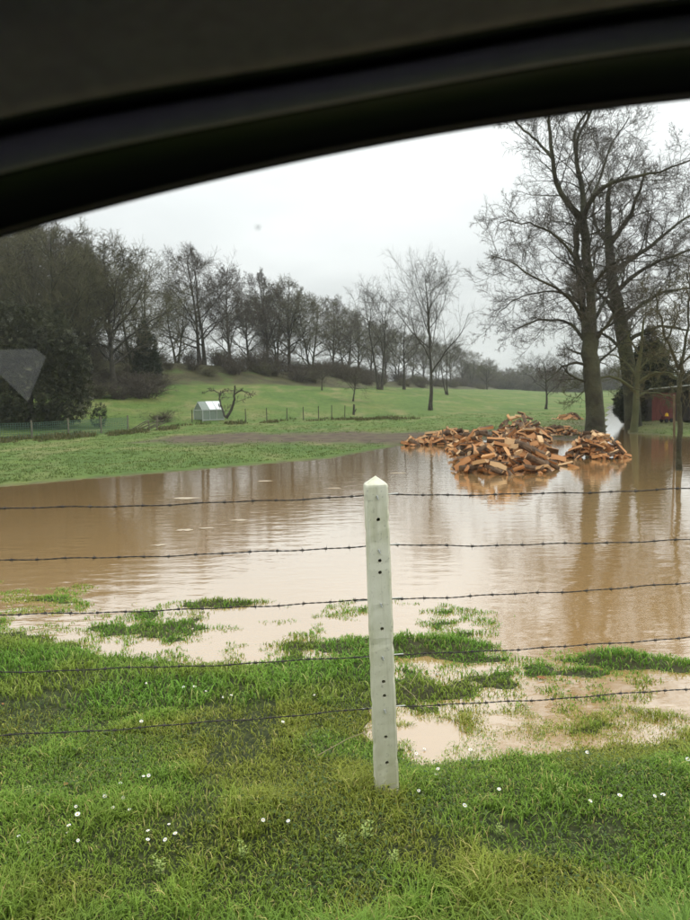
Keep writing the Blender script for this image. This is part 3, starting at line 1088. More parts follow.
# ------------------------------------------------------------------ meadow fences
m_oldwood = mat('weathered_wood', (.13, .115, .085), (.21, .19, .14), 6, .9)
m_net = mat('green_netting', (.10, .17, .13), rough=.7)
lp = [onG(a, b) for a, b in [(-38, 32.5), (-4, 33.5), (29, 34.5), (66, 36), (99, 38), (126, 40)]]
PL = 'light wooden post of the netting fence left of the greenhouse'
for q in lp:
    mb = MB()
    mb.bar((0, 0, -.3), (.02, .01, .86), .05, 8, .045)
    o = mb.build('wooden_post', m_oldwood)
    o.location = q
    tag(o, PL, 'post', 'posts of the netting fence')
nb = MB()
for a, b in zip(lp[:-1], lp[1:]):
    n = int((b - a).length / .11)
    for j in range(n + 1):
        q = a.lerp(b, j / n)
        nb.bar((q.x, q.y - .06, q.z + .02), (q.x, q.y - .06, q.z + .74), .012, 3, cap=False)
    for hh in np.linspace(.04, .74, 8):
        nb.bar((a.x, a.y - .06, a.z + hh), (b.x, b.y - .06, b.z + hh), .012, 3, cap=False)
tag(nb.build('netting', m_net), 'green netting stretched between the light wooden posts', 'netting')
# collapsed end of that fence
cp = onG(146, 41)
mb = MB()
for j in range(7):
    a = Vector((-1.0 + j * .17, random.uniform(-.2, .2), random.uniform(0, .1)))
    b = a + Vector((1.0 + random.uniform(-.2, .2), random.uniform(-.2, .2), .45 + random.uniform(-.1, .25)))
    mb.bar(a, b, .028, 5)
mb.bar((.5, 0, -.3), (.55, .03, .8), .05, 7)
mb.bar((.1, .1, -.2), (.02, .1, .55), .04, 7)
o = mb.build('pole_heap', m_oldwood)
o.location = cp
tag(o, 'heap of leaning grey poles at the end of the netting fence', 'poles')
m_thin = mat('dark_post', (.06, .055, .045), (.09, .08, .06), 8, .9)
prev = None
for i, px in enumerate([191, 245, 266, 286, 303, 318, 331, 344]):
    mb = MB()
    hgt = random.uniform(.82, .95)
    mb.bar((0, 0, -.3), (random.uniform(-.05, .05), 0, hgt), .035, 7, .03)
    o = mb.build('fence_post', m_thin)
    o.location = onG(px, 48 + i * .7)
    tag(o, 'thin dark post of the meadow wire fence right of the greenhouse' if i else 'thin dark fence post just left of the greenhouse', 'post', 'posts of the meadow wire fence' if i else None)
mb = MB()
mb.bar((0, 0, -.2), (.06, 0, .8), .10, 8, .07)
mb.bar((.03, 0, .1), (.22, .05, .45), .05, 6, .03)
o = mb.build('tree_stump', m_bark)
o.location = onG(353, 56)
tag(o, 'short dark broken stump below the leaning orchard tree', 'stump')
o = mobj('brush_heap', SH[0])
o.location = onG(160, 48)
o.scale = (.65, .5, .30)
tag(o, 'low dark brown brush heap on the meadow left of the greenhouse', 'brush')

# tussocks of rough grass along the old fence line
def tufts(name, pts, hgt, wid, nbl, cols, lean=.5, seed=3):
    g = np.random.default_rng(seed)
    n = len(pts)
    M = n * nbl
    c = np.repeat(pts, nbl, 0)
    hh = np.repeat(hgt, nbl) * g.uniform(.5, 1.2, M)
    an = g.random(M) * 6.283
    spread_ = np.repeat(wid, nbl) * np.sqrt(g.random(M)) * 3
    an2 = g.random(M) * 6.283
    c = c + np.stack([np.cos(an2) * spread_, np.sin(an2) * spread_, np.zeros(M)], -1)
    dr = np.stack([np.cos(an), np.sin(an), np.zeros(M)], -1)
    sd_ = np.stack([-np.sin(an), np.cos(an), np.zeros(M)], -1)
    w = np.repeat(wid, nbl)[:, None] * .35
    le = (g.uniform(.1, 1, M) * lean * hh)[:, None]
    a = c - sd_ * w
    b = c + sd_ * w
    m1 = c + dr * le * .4 + UP * (hh * .6)[:, None]
    tip = c + dr * le * 1.2 + UP * hh[:, None]
    V = np.stack([a, b, m1 + sd_ * w * .7, m1 - sd_ * w * .7, tip], 1).reshape(-1, 3)
    i = np.arange(M)[:, None] * 5
    Qd = i + np.array([[0, 1, 2, 3]])
    T = i + np.array([[3, 2, 4]])
    tn = g.random(M)[:, None]
    cc = np.array(cols[0]) * (1 - tn) + np.array(cols[1]) * tn
    return mobj(name, np_mesh(name, V, Qd, T, mats=[m_grass], cols=np.repeat(cc, 5, 0)))


m_grass = mat('grass_blade', (.08, .12, .03), rough=.55, attr='tone', spec=.25)
t = m_grass.node_tree
tl = t.nodes.new('ShaderNodeBsdfTranslucent')
mx = t.nodes.new('ShaderNodeMixShader')
mx.inputs[0].default_value = .3
t.links.new([n_ for n_ in t.nodes if n_.type == 'ATTRIBUTE'][0].outputs['Color'], tl.inputs[0])
t.links.new(t.nodes['Principled BSDF'].outputs[0], mx.inputs[1])
t.links.new(tl.outputs[0], mx.inputs[2])
t.links.new(mx.outputs[0], t.nodes['Material Output'].inputs[0])
pts, hg = [], []
for i in range(1500):
    px = rng.uniform(-60, 420)
    Y = np.interp(px, [-60, 100, 220, 420], [31.5, 36, 47, 51]) + rng.normal(0, 1.0)
    if vnoise(px * .06, Y * .25, 4) < .42:
        continue
    q = onG(px, Y)
    pts.append(tuple(q))
    hg.append(rng.uniform(.08, .24))
hg = np.array(hg)
tag(tufts('tussocks', np.array(pts), hg, np.full(len(hg), .09), 7, ((.055, .075, .02), (.15, .13, .055))), 'rough olive tussock grass along the meadow fence line', 'grass', kind='stuff')
# short meadow grass beyond the water
n = 32000
px = rng.uniform(-60, 720, n)
Yv = 12 + 46 * rng.random(n) ** 1.4
xm = (px - 345) / FPX * Yv
zm = terrain(xm, Yv)
dmm = np.clip(((xm - pm0.x) * (pm1.x - pm0.x) + (Yv - pm0.y) * (pm1.y - pm0.y)) / ((pm1 - pm0).xy.length_squared), 0, 1)
dmm = np.hypot(xm - pm0.x - dmm * (pm1.x - pm0.x), (Yv - pm0.y - dmm * (pm1.y - pm0.y)) * .55)
ok = (zm > -.07) & (dmm > 2.0 + rng.normal(0, .5, n))
hm = rng.uniform(.018, .05, n)[ok]
tag(tufts('meadow_grass', np.stack([xm, Yv, zm], -1)[ok], hm, np.full(len(hm), .035), 4, ((.075, .125, .024), (.150, .180, .052)), seed=9), 'short green meadow grass on the far bank of the flood', 'grass', kind='stuff')

# ------------------------------------------------------------------ firewood heaps
def wood_mat(name, a, b):
    return mat(name, a, b, 3.0, .85, .5, 30, stretch=(1, 1, .25), dist=.01, lo=.3, hi=.7)


m_split = [wood_mat('split_wood_orange', (.50, .235, .090), (.62, .345, .155)),
           wood_mat('split_wood_brown', (.40, .180, .072), (.52, .27, .12)),
           wood_mat('split_wood_pale', (.52, .32, .16), (.62, .42, .23))]
m_lbark = mat('log_bark', (.075, .050, .034), (.16, .105, .065), 9, .95, .8, 30, dist=.01)


m_lend = mat('log_end_grain', (.50, .32, .17), (.64, .45, .27), 14, .9)


def log_mesh(seed):
    g = np.random.default_rng(seed)
    kind = seed % 3
    ln = g.uniform(.40, .58)
    r = g.uniform(.058, .098)
    if kind == 0:          # quarter
        a = np.linspace(0, 1.7, 5)
        prof = [(0, 0)] + [(r * 1.35 * math.cos(t_), r * 1.35 * math.sin(t_)) for t_ in a]
        barkf = [1, 2, 3, 4]
    elif kind == 1:        # half
        a = np.linspace(0, math.pi, 6)
        prof = [(r * math.cos(t_), r * .95 * math.sin(t_)) for t_ in a]
        barkf = [0, 1, 2, 3, 4]
    else:                  # split slab
        prof = [(-r * .95, -r * .5), (r * .9, -r * .55), (r * 1.0, r * .05), (r * .35, r * .55), (-r * .6, r * .5)]
        barkf = [2, 3]
    prof = np.array(prof) - np.mean(prof, axis=0)
    n = len(prof)
    V, F, MI = [], [], []
    for k, zf in enumerate((-.5, 0, .5)):
        sc2 = 1 + g.normal(0, .07)
        off = g.normal(0, .012, 2)
        for q in prof:
            V.append((q[0] * sc2 + off[0] + g.normal(0, .004), q[1] * sc2 + off[1] + g.normal(0, .004), zf * ln + g.normal(0, .012)))
    for k in range(2):
        for j in range(n):
            F.append((k * n + j, k * n + (j + 1) % n, (k + 1) * n + (j + 1) % n, (k + 1) * n + j))
            MI.append(1 if j in barkf else 0)
    F.append(tuple(reversed(range(n))))
    F.append(tuple(range(2 * n, 3 * n)))
    MI += [2, 2]
    me_ = bpy.data.meshes.new('firewood_log')
    me_.from_pydata(V, [], F)
    me_.materials.append(m_split[(seed * 7) % 3 if seed % 5 else 1])
    me_.materials.append(m_lbark)
    me_.materials.append(m_lend)
    me_.polygons.foreach_set('material_index', MI)
    me_.update()
    return me_


LOGS = [log_mesh(s) for s in range(12)]
WLOOK = ['%s %s' % (('orange', 'brown', 'pale')[(q_ * 7) % 3 if q_ % 5 else 1], ('quarter', 'half-round', 'slab-like')[q_ % 3]) for q_ in range(12)]


def log_at(pos, g, slope=None, s=1.0):
    o = bpy.data.objects.new('firewood_log', LOGS[int(g.integers(12))])
    yaw = g.random() * 6.283
    ax = Vector((math.cos(yaw), math.sin(yaw), g.normal(0, .42))).normalized()
    if slope is not None:
        ax = (ax - Vector(slope) * ax.dot(Vector(slope)) * .55).normalized()
    q = ax.to_track_quat('Z', 'Y')
    q = q @ Matrix.Rotation(g.random() * 6.283, 3, 'Z').to_quaternion()
    o.rotation_mode = 'QUATERNION'
    o.rotation_quaternion = q
    o.location = pos
    o.scale = (s, s, s * g.uniform(.85, 1.15))
    return o


def heap(lumps, n, label, group, seed, s=1.0, zb=WZ, core=1.0):
    """lumps: (x,y,rx,ry,h). Outer logs are single things; the buried rest is one mass."""
    g = np.random.default_rng(seed)
    lum_ = np.array(lumps, float)

    def hz(x, y):
        v = (1 - ((x - lum_[:, 0]) / lum_[:, 2]) ** 2 - ((y - lum_[:, 1]) / lum_[:, 3]) ** 2)
        return float(np.max(np.where(v > 0, lum_[:, 4] * np.clip(v, 0, 1) ** .75, -1)))
    area = lum_[:, 2] * lum_[:, 3]
    hmax = lum_[:, 4].max()
    xm_, xw = lum_[:, 0].mean(), (lum_[:, 0] + lum_[:, 2]).max() - (lum_[:, 0] - lum_[:, 2]).min()
    placed = []
    tries = 0
    while len(placed) < n and tries < n * 60:
        tries += 1
        li = g.choice(len(lum_), p=area / area.sum())
        a, rr_ = g.random() * 6.283, math.sqrt(g.random())
        x, y = lum_[li, 0] + lum_[li, 2] * rr_ * math.cos(a), lum_[li, 1] + lum_[li, 3] * rr_ * math.sin(a)
        h = hz(x, y)
        if h < 0:
            continue
        e = .08
        gxs, gys = (hz(x + e, y) - hz(x - e, y)) / (2 * e), (hz(x, y + e) - hz(x, y - e)) / (2 * e)
        if gys < -.25 and g.random() < .75:      # far face of the heap: not in view
            continue
        if any((x - q[0]) ** 2 + (y - q[1]) ** 2 + (h - q[2]) ** 2 < (.13 * s) ** 2 for q in placed):
            continue
        placed.append((x, y, h))
        nv = Vector((-np.clip(gxs, -1.5, 1.5), -np.clip(gys, -1.5, 1.5), 1)).normalized()
        o = log_at((x, y, zb + h - .02 + g.uniform(-.03, .05)), g, nv, s)
        COL.objects.link(o)
        hr = h / hmax
        side = 'left' if x < xm_ - .12 * xw else ('right' if x > xm_ + .12 * xw else 'middle')
        lev = 'at the waterline' if hr < .3 else ('near the top' if hr > .72 else 'halfway up')
        look = WLOOK[LOGS.index(o.data)]
        tag(o, '%s log %s, %s part of %s' % (look, lev, side, label), 'log', group)
    # buried logs
    bmh = bmesh.new()
    for i in range(int(n * 2.4 * core)):
        li = g.choice(len(lum_), p=area / area.sum())
        a, rr_ = g.random() * 6.283, math.sqrt(g.random()) * .93
        x, y = lum_[li, 0] + lum_[li, 2] * rr_ * math.cos(a), lum_[li, 1] + lum_[li, 3] * rr_ * math.sin(a)
        h = hz(x, y)
        if h < 0:
            continue
        o = log_at((x, y, zb + h * g.uniform(.25, .86) - .06), g, None, s)
        m4 = Matrix.LocRotScale(o.location, o.rotation_quaternion, o.scale)
        me_ = o.data.copy()
        me_.transform(m4)
        bmh.from_mesh(me_)
        bpy.data.meshes.remove(me_)
        bpy.data.objects.remove(o)
    for f_ in bmh.faces:
        f_.material_index = 0 if f_.index % 3 else 1
    me_ = bpy.data.meshes.new('buried_logs')
    bmh.to_mesh(me_)
    bmh.free()
    me_.materials.append(m_split[1])
    me_.materials.append(m_lbark)
    o = mobj('buried_logs', me_)
    tag(o, 'shadowed lower logs inside ' + group[group.index('the '):], 'logs', kind='stuff')


def lump(px, py, rx_px, ry, h):
    p_ = G(px, py)
    return (p_.x, p_.y + ry * .8, rx_px * p_.y / FPX, ry, h)


heap([lump(510, 474, 52, 1.1, .72), lump(492, 462, 34, 1.3, .85), lump(534, 457, 30, 1.6, .88), lump(527, 446, 22, 1.6, 1.06), lump(470, 452, 18, .9, .35), lump(548, 464, 22, .5, .22)],
     166, 'the largest firewood heap', 'logs of the largest heap', 71, .82)
heap([lump(602, 459, 29, .62, .68), lump(588, 458, 18, .4, .35)], 42, 'the heap before the tallest tree', 'logs of the right heap', 72, .74)
heap([lump(458, 443, 26, .9, .46), lump(432, 445, 18, .8, .36), lump(412, 446, 9, .5, .28)], 44, 'the long low heap at left', 'logs of the left shore heap', 73, .95)
heap([lump(562, 437, 22, .9, .42), lump(545, 436, 14, .7, .30)], 30, 'the flat heap beside the tallest trunk', 'logs of the middle shore heap', 74, .95)
heap([lump(572, 421, 13, .8, .38)], 12, 'the farthest small heap', 'logs of the farthest heap', 75, 1.0, zb=tz(G(572, 421).x, G(572, 421).y + .6) - .03)
for i, (px, py) in enumerate([(455, 468), (461, 466), (566, 466), (574, 467), (580, 452), (545, 470)]):
    g = np.random.default_rng(200 + i)
    q = G(px, py)
    o = log_at((q.x, q.y, WZ + .02), g, (0, 0, 1), .85)
    COL.objects.link(o)
    tag(o, 'loose split log lying in the water beside the wood heaps', 'log', 'loose logs in the water')

# ------------------------------------------------------------------ red shed on the right bank
sp_ = onG(664, 34.0)
sh = tag(empty('red_shed', sp_, R(-4)), 'low dark red wooden shed with a pale roof edge at the right side', 'shed')
m_red = mat('red_boards', (.115, .035, .030), (.175, .060, .050), 4, .85, stretch=(6, 6, .6))
m_dark = mat('dark_boards', (.030, .026, .022), (.05, .044, .036), 5, .9)
m_tin = mat('pale_roof_edge', (.45, .46, .45), (.6, .6, .58), 4, .6)
m_tinr = mat('roof_sheet', (.14, .135, .125), (.22, .21, .19), 3, .7)
for j in range(7):
    bm_ = MB()
    bm_.box((-.45 + j * .15, random.uniform(-.006, .006), .62), (.142, .03, 1.30))
    bm_.build('board', m_red, sh)
for j in range(8):
    bm_ = MB()
    bm_.box((.62 + j * .22, .9 + random.uniform(-.005, .005), .60), (.205, .03, 1.30))
    bm_.build('back_board', m_dark, sh)
for j in range(6):
    bm_ = MB()
    bm_.box((-.52, .1 + j * .16, .60), (.03, .15, 1.26))
    bm_.build('side_board', m_dark, sh)
bm_ = MB()
bm_.box((.55, .03, .62), (.08, .08, 1.34))
bm_.box((2.3, .03, .66), (.08, .08, 1.42))
bm_.build('corner_post', m_dark, sh)
bm_ = MB()
rotr = Matrix.Rotation(R(-4.5), 3, 'Y') @ Matrix.Rotation(R(-9), 3, 'X')
bm_.box((.85, .38, 1.45), (3.3, 1.5, .03), rotr)
rf = bm_.build('roof', m_tinr, sh)
bm_ = MB()
bm_.box((.85, -.375, 1.575), (3.3, .03, .04), Matrix.Rotation(R(-4.5), 3, 'Y'))
bm_.build('roof_edge', m_tin, rf)
# little machine on the grass before it
mp_ = onG(667, 32.6)
mc = tag(empty('garden_machine', mp_, R(20)), 'small dark red machine with a yellow tank on the grass before the shed', 'machine')
bm_ = MB()
bm_.box((0, 0, .20), (.42, .24, .14))
bm_.box((.12, 0, .30), (.16, .2, .10))
bm_.build('body', mat('machine_red', (.10, .02, .018), rough=.5), mc)
for sx in (-1, 1):
    for sy in (-1, 1):
        bm_ = MB()
        bm_.bar((sx * .14, sy * .12, .09), (sx * .14, sy * .17, .09), .09, 12)
        bm_.build('wheel', mat('machine_tyre', (.012, .012, .012), rough=.8), mc)
bm_ = MB()
bm_.bar((-.05, -.06, .27), (-.05, -.06, .38), .085, 10, .065)
bm_.bar((-.05, -.06, .38), (-.05, -.06, .41), .035, 8)
bm_.build('tank', mat('machine_yellow', (.65, .38, .02), rough=.5), mc)
bm_ = MB()
bm_.bar((-.2, 0, .25), (-.42, 0, .55), .014, 6)
bm_.build('handle', m_dark, mc)

# ------------------------------------------------------------------ concrete fence post
PB = Vector(G(386.5, 791, 0.0))
PB.z = 0.0
PH = 1.45
PW = .103


def post_mesh():
    bmp = bmesh.new()
    ch = .010
    w = PW / 2

    def ring(z, s):
        c = []
        for (a, b) in ((1, 1), (-1, 1), (-1, -1), (1, -1)):
            if a * b > 0:
                c += [(a * w * s, b * (w - ch) * s), (a * (w - ch) * s, b * w * s)]
            else:
                c += [(a * (w - ch) * s, b * w * s), (a * w * s, b * (w - ch) * s)]
        return [bmp.verts.new((x, y, z)) for x, y in c]
    lv = [ring(-.4, 1.03)] + [ring(q_ * (PH - .045) / 46, 1.02 - .05 * q_ / 46) for q_ in range(47)] + [ring(PH - .036, .93)]
    gq = random.Random(4)
    for r_ in lv[1:-1]:
        for v_ in r_:
            chip = gq.random() < .05
            v_.co.x += gq.gauss(0, .0006) - (math.copysign(.004, v_.co.x) if chip else 0)
            v_.co.y += gq.gauss(0, .0006) - (math.copysign(.003, v_.co.y) if chip else 0)
    for a, b in zip(lv[:-1], lv[1:]):
        for k in range(8):
            bmp.faces.new((a[k], a[(k + 1) % 8], b[(k + 1) % 8], b[k]))
    tip = bmp.verts.new((0, 0, PH))
    for k in range(8):
        bmp.faces.new((lv[-1][k], lv[-1][(k + 1) % 8], tip))
    bmp.faces.new(tuple(reversed(lv[0])))
    bmesh.ops.recalc_face_normals(bmp, faces=bmp.faces)
    m_ = bpy.data.meshes.new('post')
    bmp.to_mesh(m_)
    bmp.free()
    return m_


hole_py = [520, 561, 573, 629, 682, 696, 737, 763, 787, 497, 551, 605, 658, 711]


def py2h(py):
    """height up the post for a picture row"""
    return 1.45 * (791 - py) / (791 - 472.0)


# exact: solve with the camera
def post_h(py):
    best, bh = 1e9, 0
    for i in range(600):
        h = i * 1.5 / 600
        v = CAM_M.to_3x3().transposed() @ (Vector((PB.x, PB.y - PW / 2, h)) - Vector((0, 0, CAMZ)))
        y = 460 - FPX * v.y / -v.z
        if abs(y - py) < best:
            best, bh = abs(y - py), h
    return bh


hb = MB()
for i, py in enumerate(hole_py):
    h = post_h(py)
    r = .0085 if i < 9 else .0055
    hb.bar((random.uniform(-.003, .003), -PW, h), (0, -PW / 2 + .055, h), r, 10)
hole_o = hb.build('hole_cutter', [])
pm_ = post_mesh()
po = mobj('post_tmp', pm_)
bo = po.modifiers.new('holes', 'BOOLEAN')
bo.operation = 'DIFFERENCE'
bo.solver = 'EXACT'
bo.object = hole_o
dg = bpy.context.evaluated_depsgraph_get()
pm2 = bpy.data.meshes.new_from_object(po.evaluated_get(dg))
bpy.data.objects.remove(po)
bpy.data.objects.remove(hole_o)
m_conc = mat('pale_concrete', (.68, .66, .52), (.78, .76, .64), 9, .9, .35, 120, dist=.002, lo=.3, hi=.7, stretch=(1, 1, .25))
# green algae streaks and grime with shapes of their own
t = m_conc.node_tree
tcn = [n for n in t.nodes if n.type == 'TEX_COORD'][0]
pb_ = t.nodes['Principled BSDF']
src = pb_.inputs['Base Color'].links[0].from_socket
alg = gramp(gn_noise(4, 5, (3, 3, .7)), [(.48, (0, 0, 0)), (.68, (.75, .75, .75))])
o1 = gmix(alg, src, (.46, .46, .26))
spots = gramp(gn_noise(70, 3), [(.62, (0, 0, 0)), (.74, (.6, .6, .6))])
o2 = gmix(spots, o1, (.27, .26, .21))
sz_ = t.nodes.new('ShaderNodeSeparateXYZ')
t.links.new(tcn.outputs['Object'], sz_.inputs[0])
mr = t.nodes.new('ShaderNodeMapRange')
mr.inputs[1].default_value = .75
mr.inputs[2].default_value = .02
mr.inputs[3].default_value = 0.0
mr.inputs[4].default_value = 1.0
t.links.new(sz_.outputs[2], mr.inputs[0])
mu = t.nodes.new('ShaderNodeMath')
mu.operation = 'MULTIPLY'
t.links.new(mr.outputs[0], mu.inputs[0])
t.links.new(gramp(gn_noise(18, 5, (1, 1, .5)), [(.35, (.35, .35, .35)), (.65, (1, 1, 1))]), mu.inputs[1])
o3 = gmix(mu.outputs[0], o2, (.52, .49, .36))
streak = gramp(gn_noise(26, 3, (1, 1, .06)), [(.60, (0, 0, 0)), (.72, (.4, .4, .4))])
o4 = gmix(streak, o3, (.42, .40, .27))
t.links.new(o4, pb_.inputs['Base Color'])
pm2.materials.clear()
pm2.materials.append(m_conc)
post = empty('concrete_fence_post', PB)
post.rotation_euler = (R(-.3), R(-1.0), R(4))
mobj('shaft', pm2, post)
tag(post, 'pale concrete fence post with a row of holes and a pyramid top', 'post')
m_galv = mat('galvanised_wire', (.62, .63, .62), rough=.45, metal=.3)
m_wire = mat('rusty_dark_wire', (.050, .046, .043), (.085, .074, .066), 30, .65, metal=.3)

# ------------------------------------------------------------------ barbed wires: (px,py) at left edge, at post, at right edge
WIRES = [((0, 508.5), (363, 495.5), (390, 494.3), (690, 488.5), 'topmost', 497),
         ((0, 560), (366, 546), (392, 544.8), (690, 539.5), 'second from top', 551),
         ((0, 615), (369, 600), (394, 598.2), (690, 583), 'middle', 605),
         ((0, 672), (371, 656), (396, 654.5), (690, 637), 'fourth from top', 658),
         ((0, 736), (373, 707), (398, 706.5), (690, 688.5), 'lowest', 711)]


def fenceY(px):
    """distance of the fence line in a picture column"""
    u = (px - 345) / FPX
    return (PB.y + PW / 2 + .008 - .125 * PB.x) / (1 - .125 * u)


def tube_path(pts, r, ns=5):
    P = np.array([tuple(p_) for p_ in pts])[None]
    V, q = tubes(P, np.full((1, P.shape[1]), r), ns)
    return V, q


for wi, (a, b, c, d, nm, spy) in enumerate(WIRES):
    A, B = atY(*a, fenceY(a[0])), atY(*b, fenceY(b[0]))
    C, D = atY(*c, fenceY(c[0])), atY(*d, fenceY(d[0]))
    mid = Vector((PB.x, PB.y + PW / 2 + .008, (B.z + C.z) / 2))
    mid.x = (B.x + C.x) / 2
    dirL = (A - mid).normalized()
    dirR = (D - mid).normalized()
    strands = []
    ctr = []
    lenL, lenR = 6.2, 6.2
    Ld = (A - mid).length
    Rd = (D - mid).length
    g = random.Random(90 + wi)
    ph1, ph2 = g.random() * 6, g.random() * 6

    def wpos(s):
        """point on the wire, s metres from the post (negative left)"""
        if s < 0:
            p_ = mid + dirL * (-s)
            t_ = -s / Ld
        else:
            p_ = mid + dirR * s
            t_ = s / Rd
        sag = -.010 * math.sin(min(t_, 1) * math.pi) + .0022 * math.sin(s * 9 + ph1) + .0015 * math.sin(s * 23 + ph2)
        return p_ + Vector((0, .003 * math.sin(s * 7 + ph2), sag * min(1, abs(s) * 12)))
    n = 620
    ss = np.linspace(-3.4, 3.8, n)
    cpts = [wpos(s_) for s_ in ss]
    parts_ = []
    for k2 in range(2):
        pts_ = []
        for s_, p_ in zip(ss, cpts):
            an = s_ * 95 + k2 * math.pi
            pts_.append(p_ + Vector((0, math.cos(an), math.sin(an))) * .0019)
        parts_.append(tube_path(pts_, .0017, 5))
    V, q = join_parts(parts_)
    wire = mobj('barbed_wire', np_mesh('barbed_wire', V, q, mats=[m_wire], smooth=True))
    tag(wire, 'dark twisted barbed wire strand, %s of the five on the fence' % nm, 'wire', 'barbed wire strands of the fence')
    bb = MB()
    s_ = -3.35
    while s_ < 3.75:
        if abs(s_) > .06:
            p_ = wpos(s_)
            dx = dirL if s_ < 0 else dirR
            # wrapped coil and four spikes
            bb.bar(p_ - dx * .006, p_ + dx * .006, .0052, 7)
            a0 = g.random() * 6.28
            for k2 in range(4):
                an = a0 + k2 * 1.57 + g.uniform(-.3, .3)
                dv = Vector((g.uniform(-.5, .5), math.cos(an), math.sin(an))).normalized()
                bb.bar(p_ + dv * .002, p_ + dv * .017, .0013, 4, .0005)
        s_ += .112 + g.uniform(-.012, .012)
    tag(bb.build('barbs', m_wire, wire), kind='stuff')
    # bright tie wire through the post
    tb = MB()
    h = post_h(spy)
    off = Matrix.Rotation(R(4), 3, 'Z')

    def L2W(x, y, z):
        return Vector((x, y, z))
    lw = mid - PB
    tb.bar((-PW / 2 - .06, PW / 2 + .004, lw.z - .002), (PW / 2 + .055, PW / 2 + .004, lw.z + .002), .0030, 6)
    tb.bar((-.004, -PW / 2 - .006, h + .008), (.003, -PW / 2 - .006, h - .010), .0032, 6)
    tb.bar((-.002, -PW / 2 - .006, h + .004), (.007, -PW / 2 + .01, h + .001), .0024, 6)
    tb.build('tie_wire', m_galv, post)

# ------------------------------------------------------------------ near grass
def frustum_ok(x, y, m=.5):
    return np.abs(x) < y * .475 + m


def blades(n, ylo, yhi, hfun, wid, seed, zmin, cfun, nseg=3):
    g = np.random.default_rng(seed)
    x = g.uniform(-4.2, 4.2, n * 2)
    y = g.uniform(ylo, yhi, n * 2)
    ok = frustum_ok(x, y)
    x, y = x[ok][:n], y[ok][:n]
    z = terrain(x, y)
    ok = z > zmin
    # patchy cover: thin and worn places
    cov = fbm(x * 1.7, y * 1.7, 61) * .6 + fbm(x * 6, y * 6, 62) * .4
    ok &= g.random(len(x)) < sstep(.28, .5, cov) * .85 + .22
    # keep clear of the post
    ok &= ~((np.abs(x - PB.x) < PW * .55) & (np.abs(y - PB.y) < PW * .55))
    x, y, z = x[ok], y[ok], z[ok]
    M = len(x)
    hh = hfun(x, y, z, g)
    an = g.random(M) * 6.283 + fbm(x * 2, y * 2, 70) * 3
    dr = np.stack([np.cos(an), np.sin(an), np.zeros(M)], -1)
    sa = an + np.pi / 2 + g.normal(0, .5, M)
    sd_ = np.stack([np.cos(sa), np.sin(sa), np.zeros(M)], -1)
    c = np.stack([x, y, z - .006], -1)
    le = (g.uniform(.15, 1.15, M) * hh)[:, None]
    w = (wid * g.uniform(.6, 1.3, M))[:, None] * .5
    m1 = c + dr * le * .18 + UP * (hh * .42)[:, None]
    m2 = c + dr * le * .55 + UP * (hh * .78)[:, None]
    tip = c + dr * le * 1.15 + UP * (hh * (.95 - .25 * g.random(M)))[:, None]
    V = np.stack([c - sd_ * w, c + sd_ * w, m1 - sd_ * w * .9, m1 + sd_ * w * .9, m2 - sd_ * w * .6, m2 + sd_ * w * .6, tip], 1).reshape(-1, 3)
    i = np.arange(M)[:, None] * 7
    Qd = np.concatenate([i + np.array([[0, 1, 3, 2]]), i + np.array([[2, 3, 5, 4]])])
    T = i + np.array([[4, 5, 6]])
    cc = cfun(x, y, z, g)
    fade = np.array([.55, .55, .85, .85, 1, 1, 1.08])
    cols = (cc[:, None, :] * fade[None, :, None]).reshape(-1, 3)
    return V, Qd, T, cols


def hf(x, y, z, g):
    lush = sstep(2.85, 2.15, y + (fbm(x * 1.5, y * 1.5, 44) - .5) * .8)
    tuft = sstep(.55, .75, fbm(x * 3.2, y * 3.2, 45))
    postt = np.exp(-(((x - PB.x + .02) / .12) ** 2 + ((y - PB.y + .06) / .10) ** 2))
    h = .026 + .030 * tuft + .045 * lush + .05 * lush * tuft + .05 * postt
    return h * g.uniform(.5, 1.35, len(x))


def cf(x, y, z, g):
    n = len(x)
    green = np.array([.075, .135, .022])
    lime = np.array([.120, .175, .034])
    deep = np.array([.040, .088, .020])
    moss = np.array([.140, .135, .030])
    strw = np.array([.24, .21, .10])
    a = fbm(x * 2.1, y * 2.1, 81)[:, None]
    c = green * (1 - a) + lime * a
    lush = sstep(2.7, 2.1, y + (fbm(x * 1.5, y * 1.5, 44) - .5) * .8)[:, None]
    c = c * (1 - .45 * lush) + deep * .45 * lush
    mo = (sstep(.48, .68, fbm(x * 1.6 + 4, y * 1.6, 83)) * (1 - .75 * lush[:, 0]))[:, None]
    mo = np.maximum(mo, .8 * np.exp(-(((x + .45) / .6) ** 2 + ((y - 2.9) / .3) ** 2))[:, None])
    c = c * (1 - .65 * mo) + moss * .65 * mo
    st = (g.random(n) < .07)[:, None]
    c = np.where(st, strw, c)
    return c * g.uniform(.7, 1.3, n)[:, None] * np.array([2.3, 2.3, 1.6])


def cf_wet(x, y, z, g):
    c = cf(x, y, z, g)
    return c * np.array([.80, .95, .85])


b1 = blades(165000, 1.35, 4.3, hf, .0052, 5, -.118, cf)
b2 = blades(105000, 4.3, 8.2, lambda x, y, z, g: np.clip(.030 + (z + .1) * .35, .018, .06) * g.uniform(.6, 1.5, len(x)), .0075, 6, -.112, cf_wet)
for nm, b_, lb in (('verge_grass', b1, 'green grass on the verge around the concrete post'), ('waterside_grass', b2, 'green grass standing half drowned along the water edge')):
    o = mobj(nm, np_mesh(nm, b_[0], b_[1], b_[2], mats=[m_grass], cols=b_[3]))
    tag(o, lb, 'grass', kind='stuff')

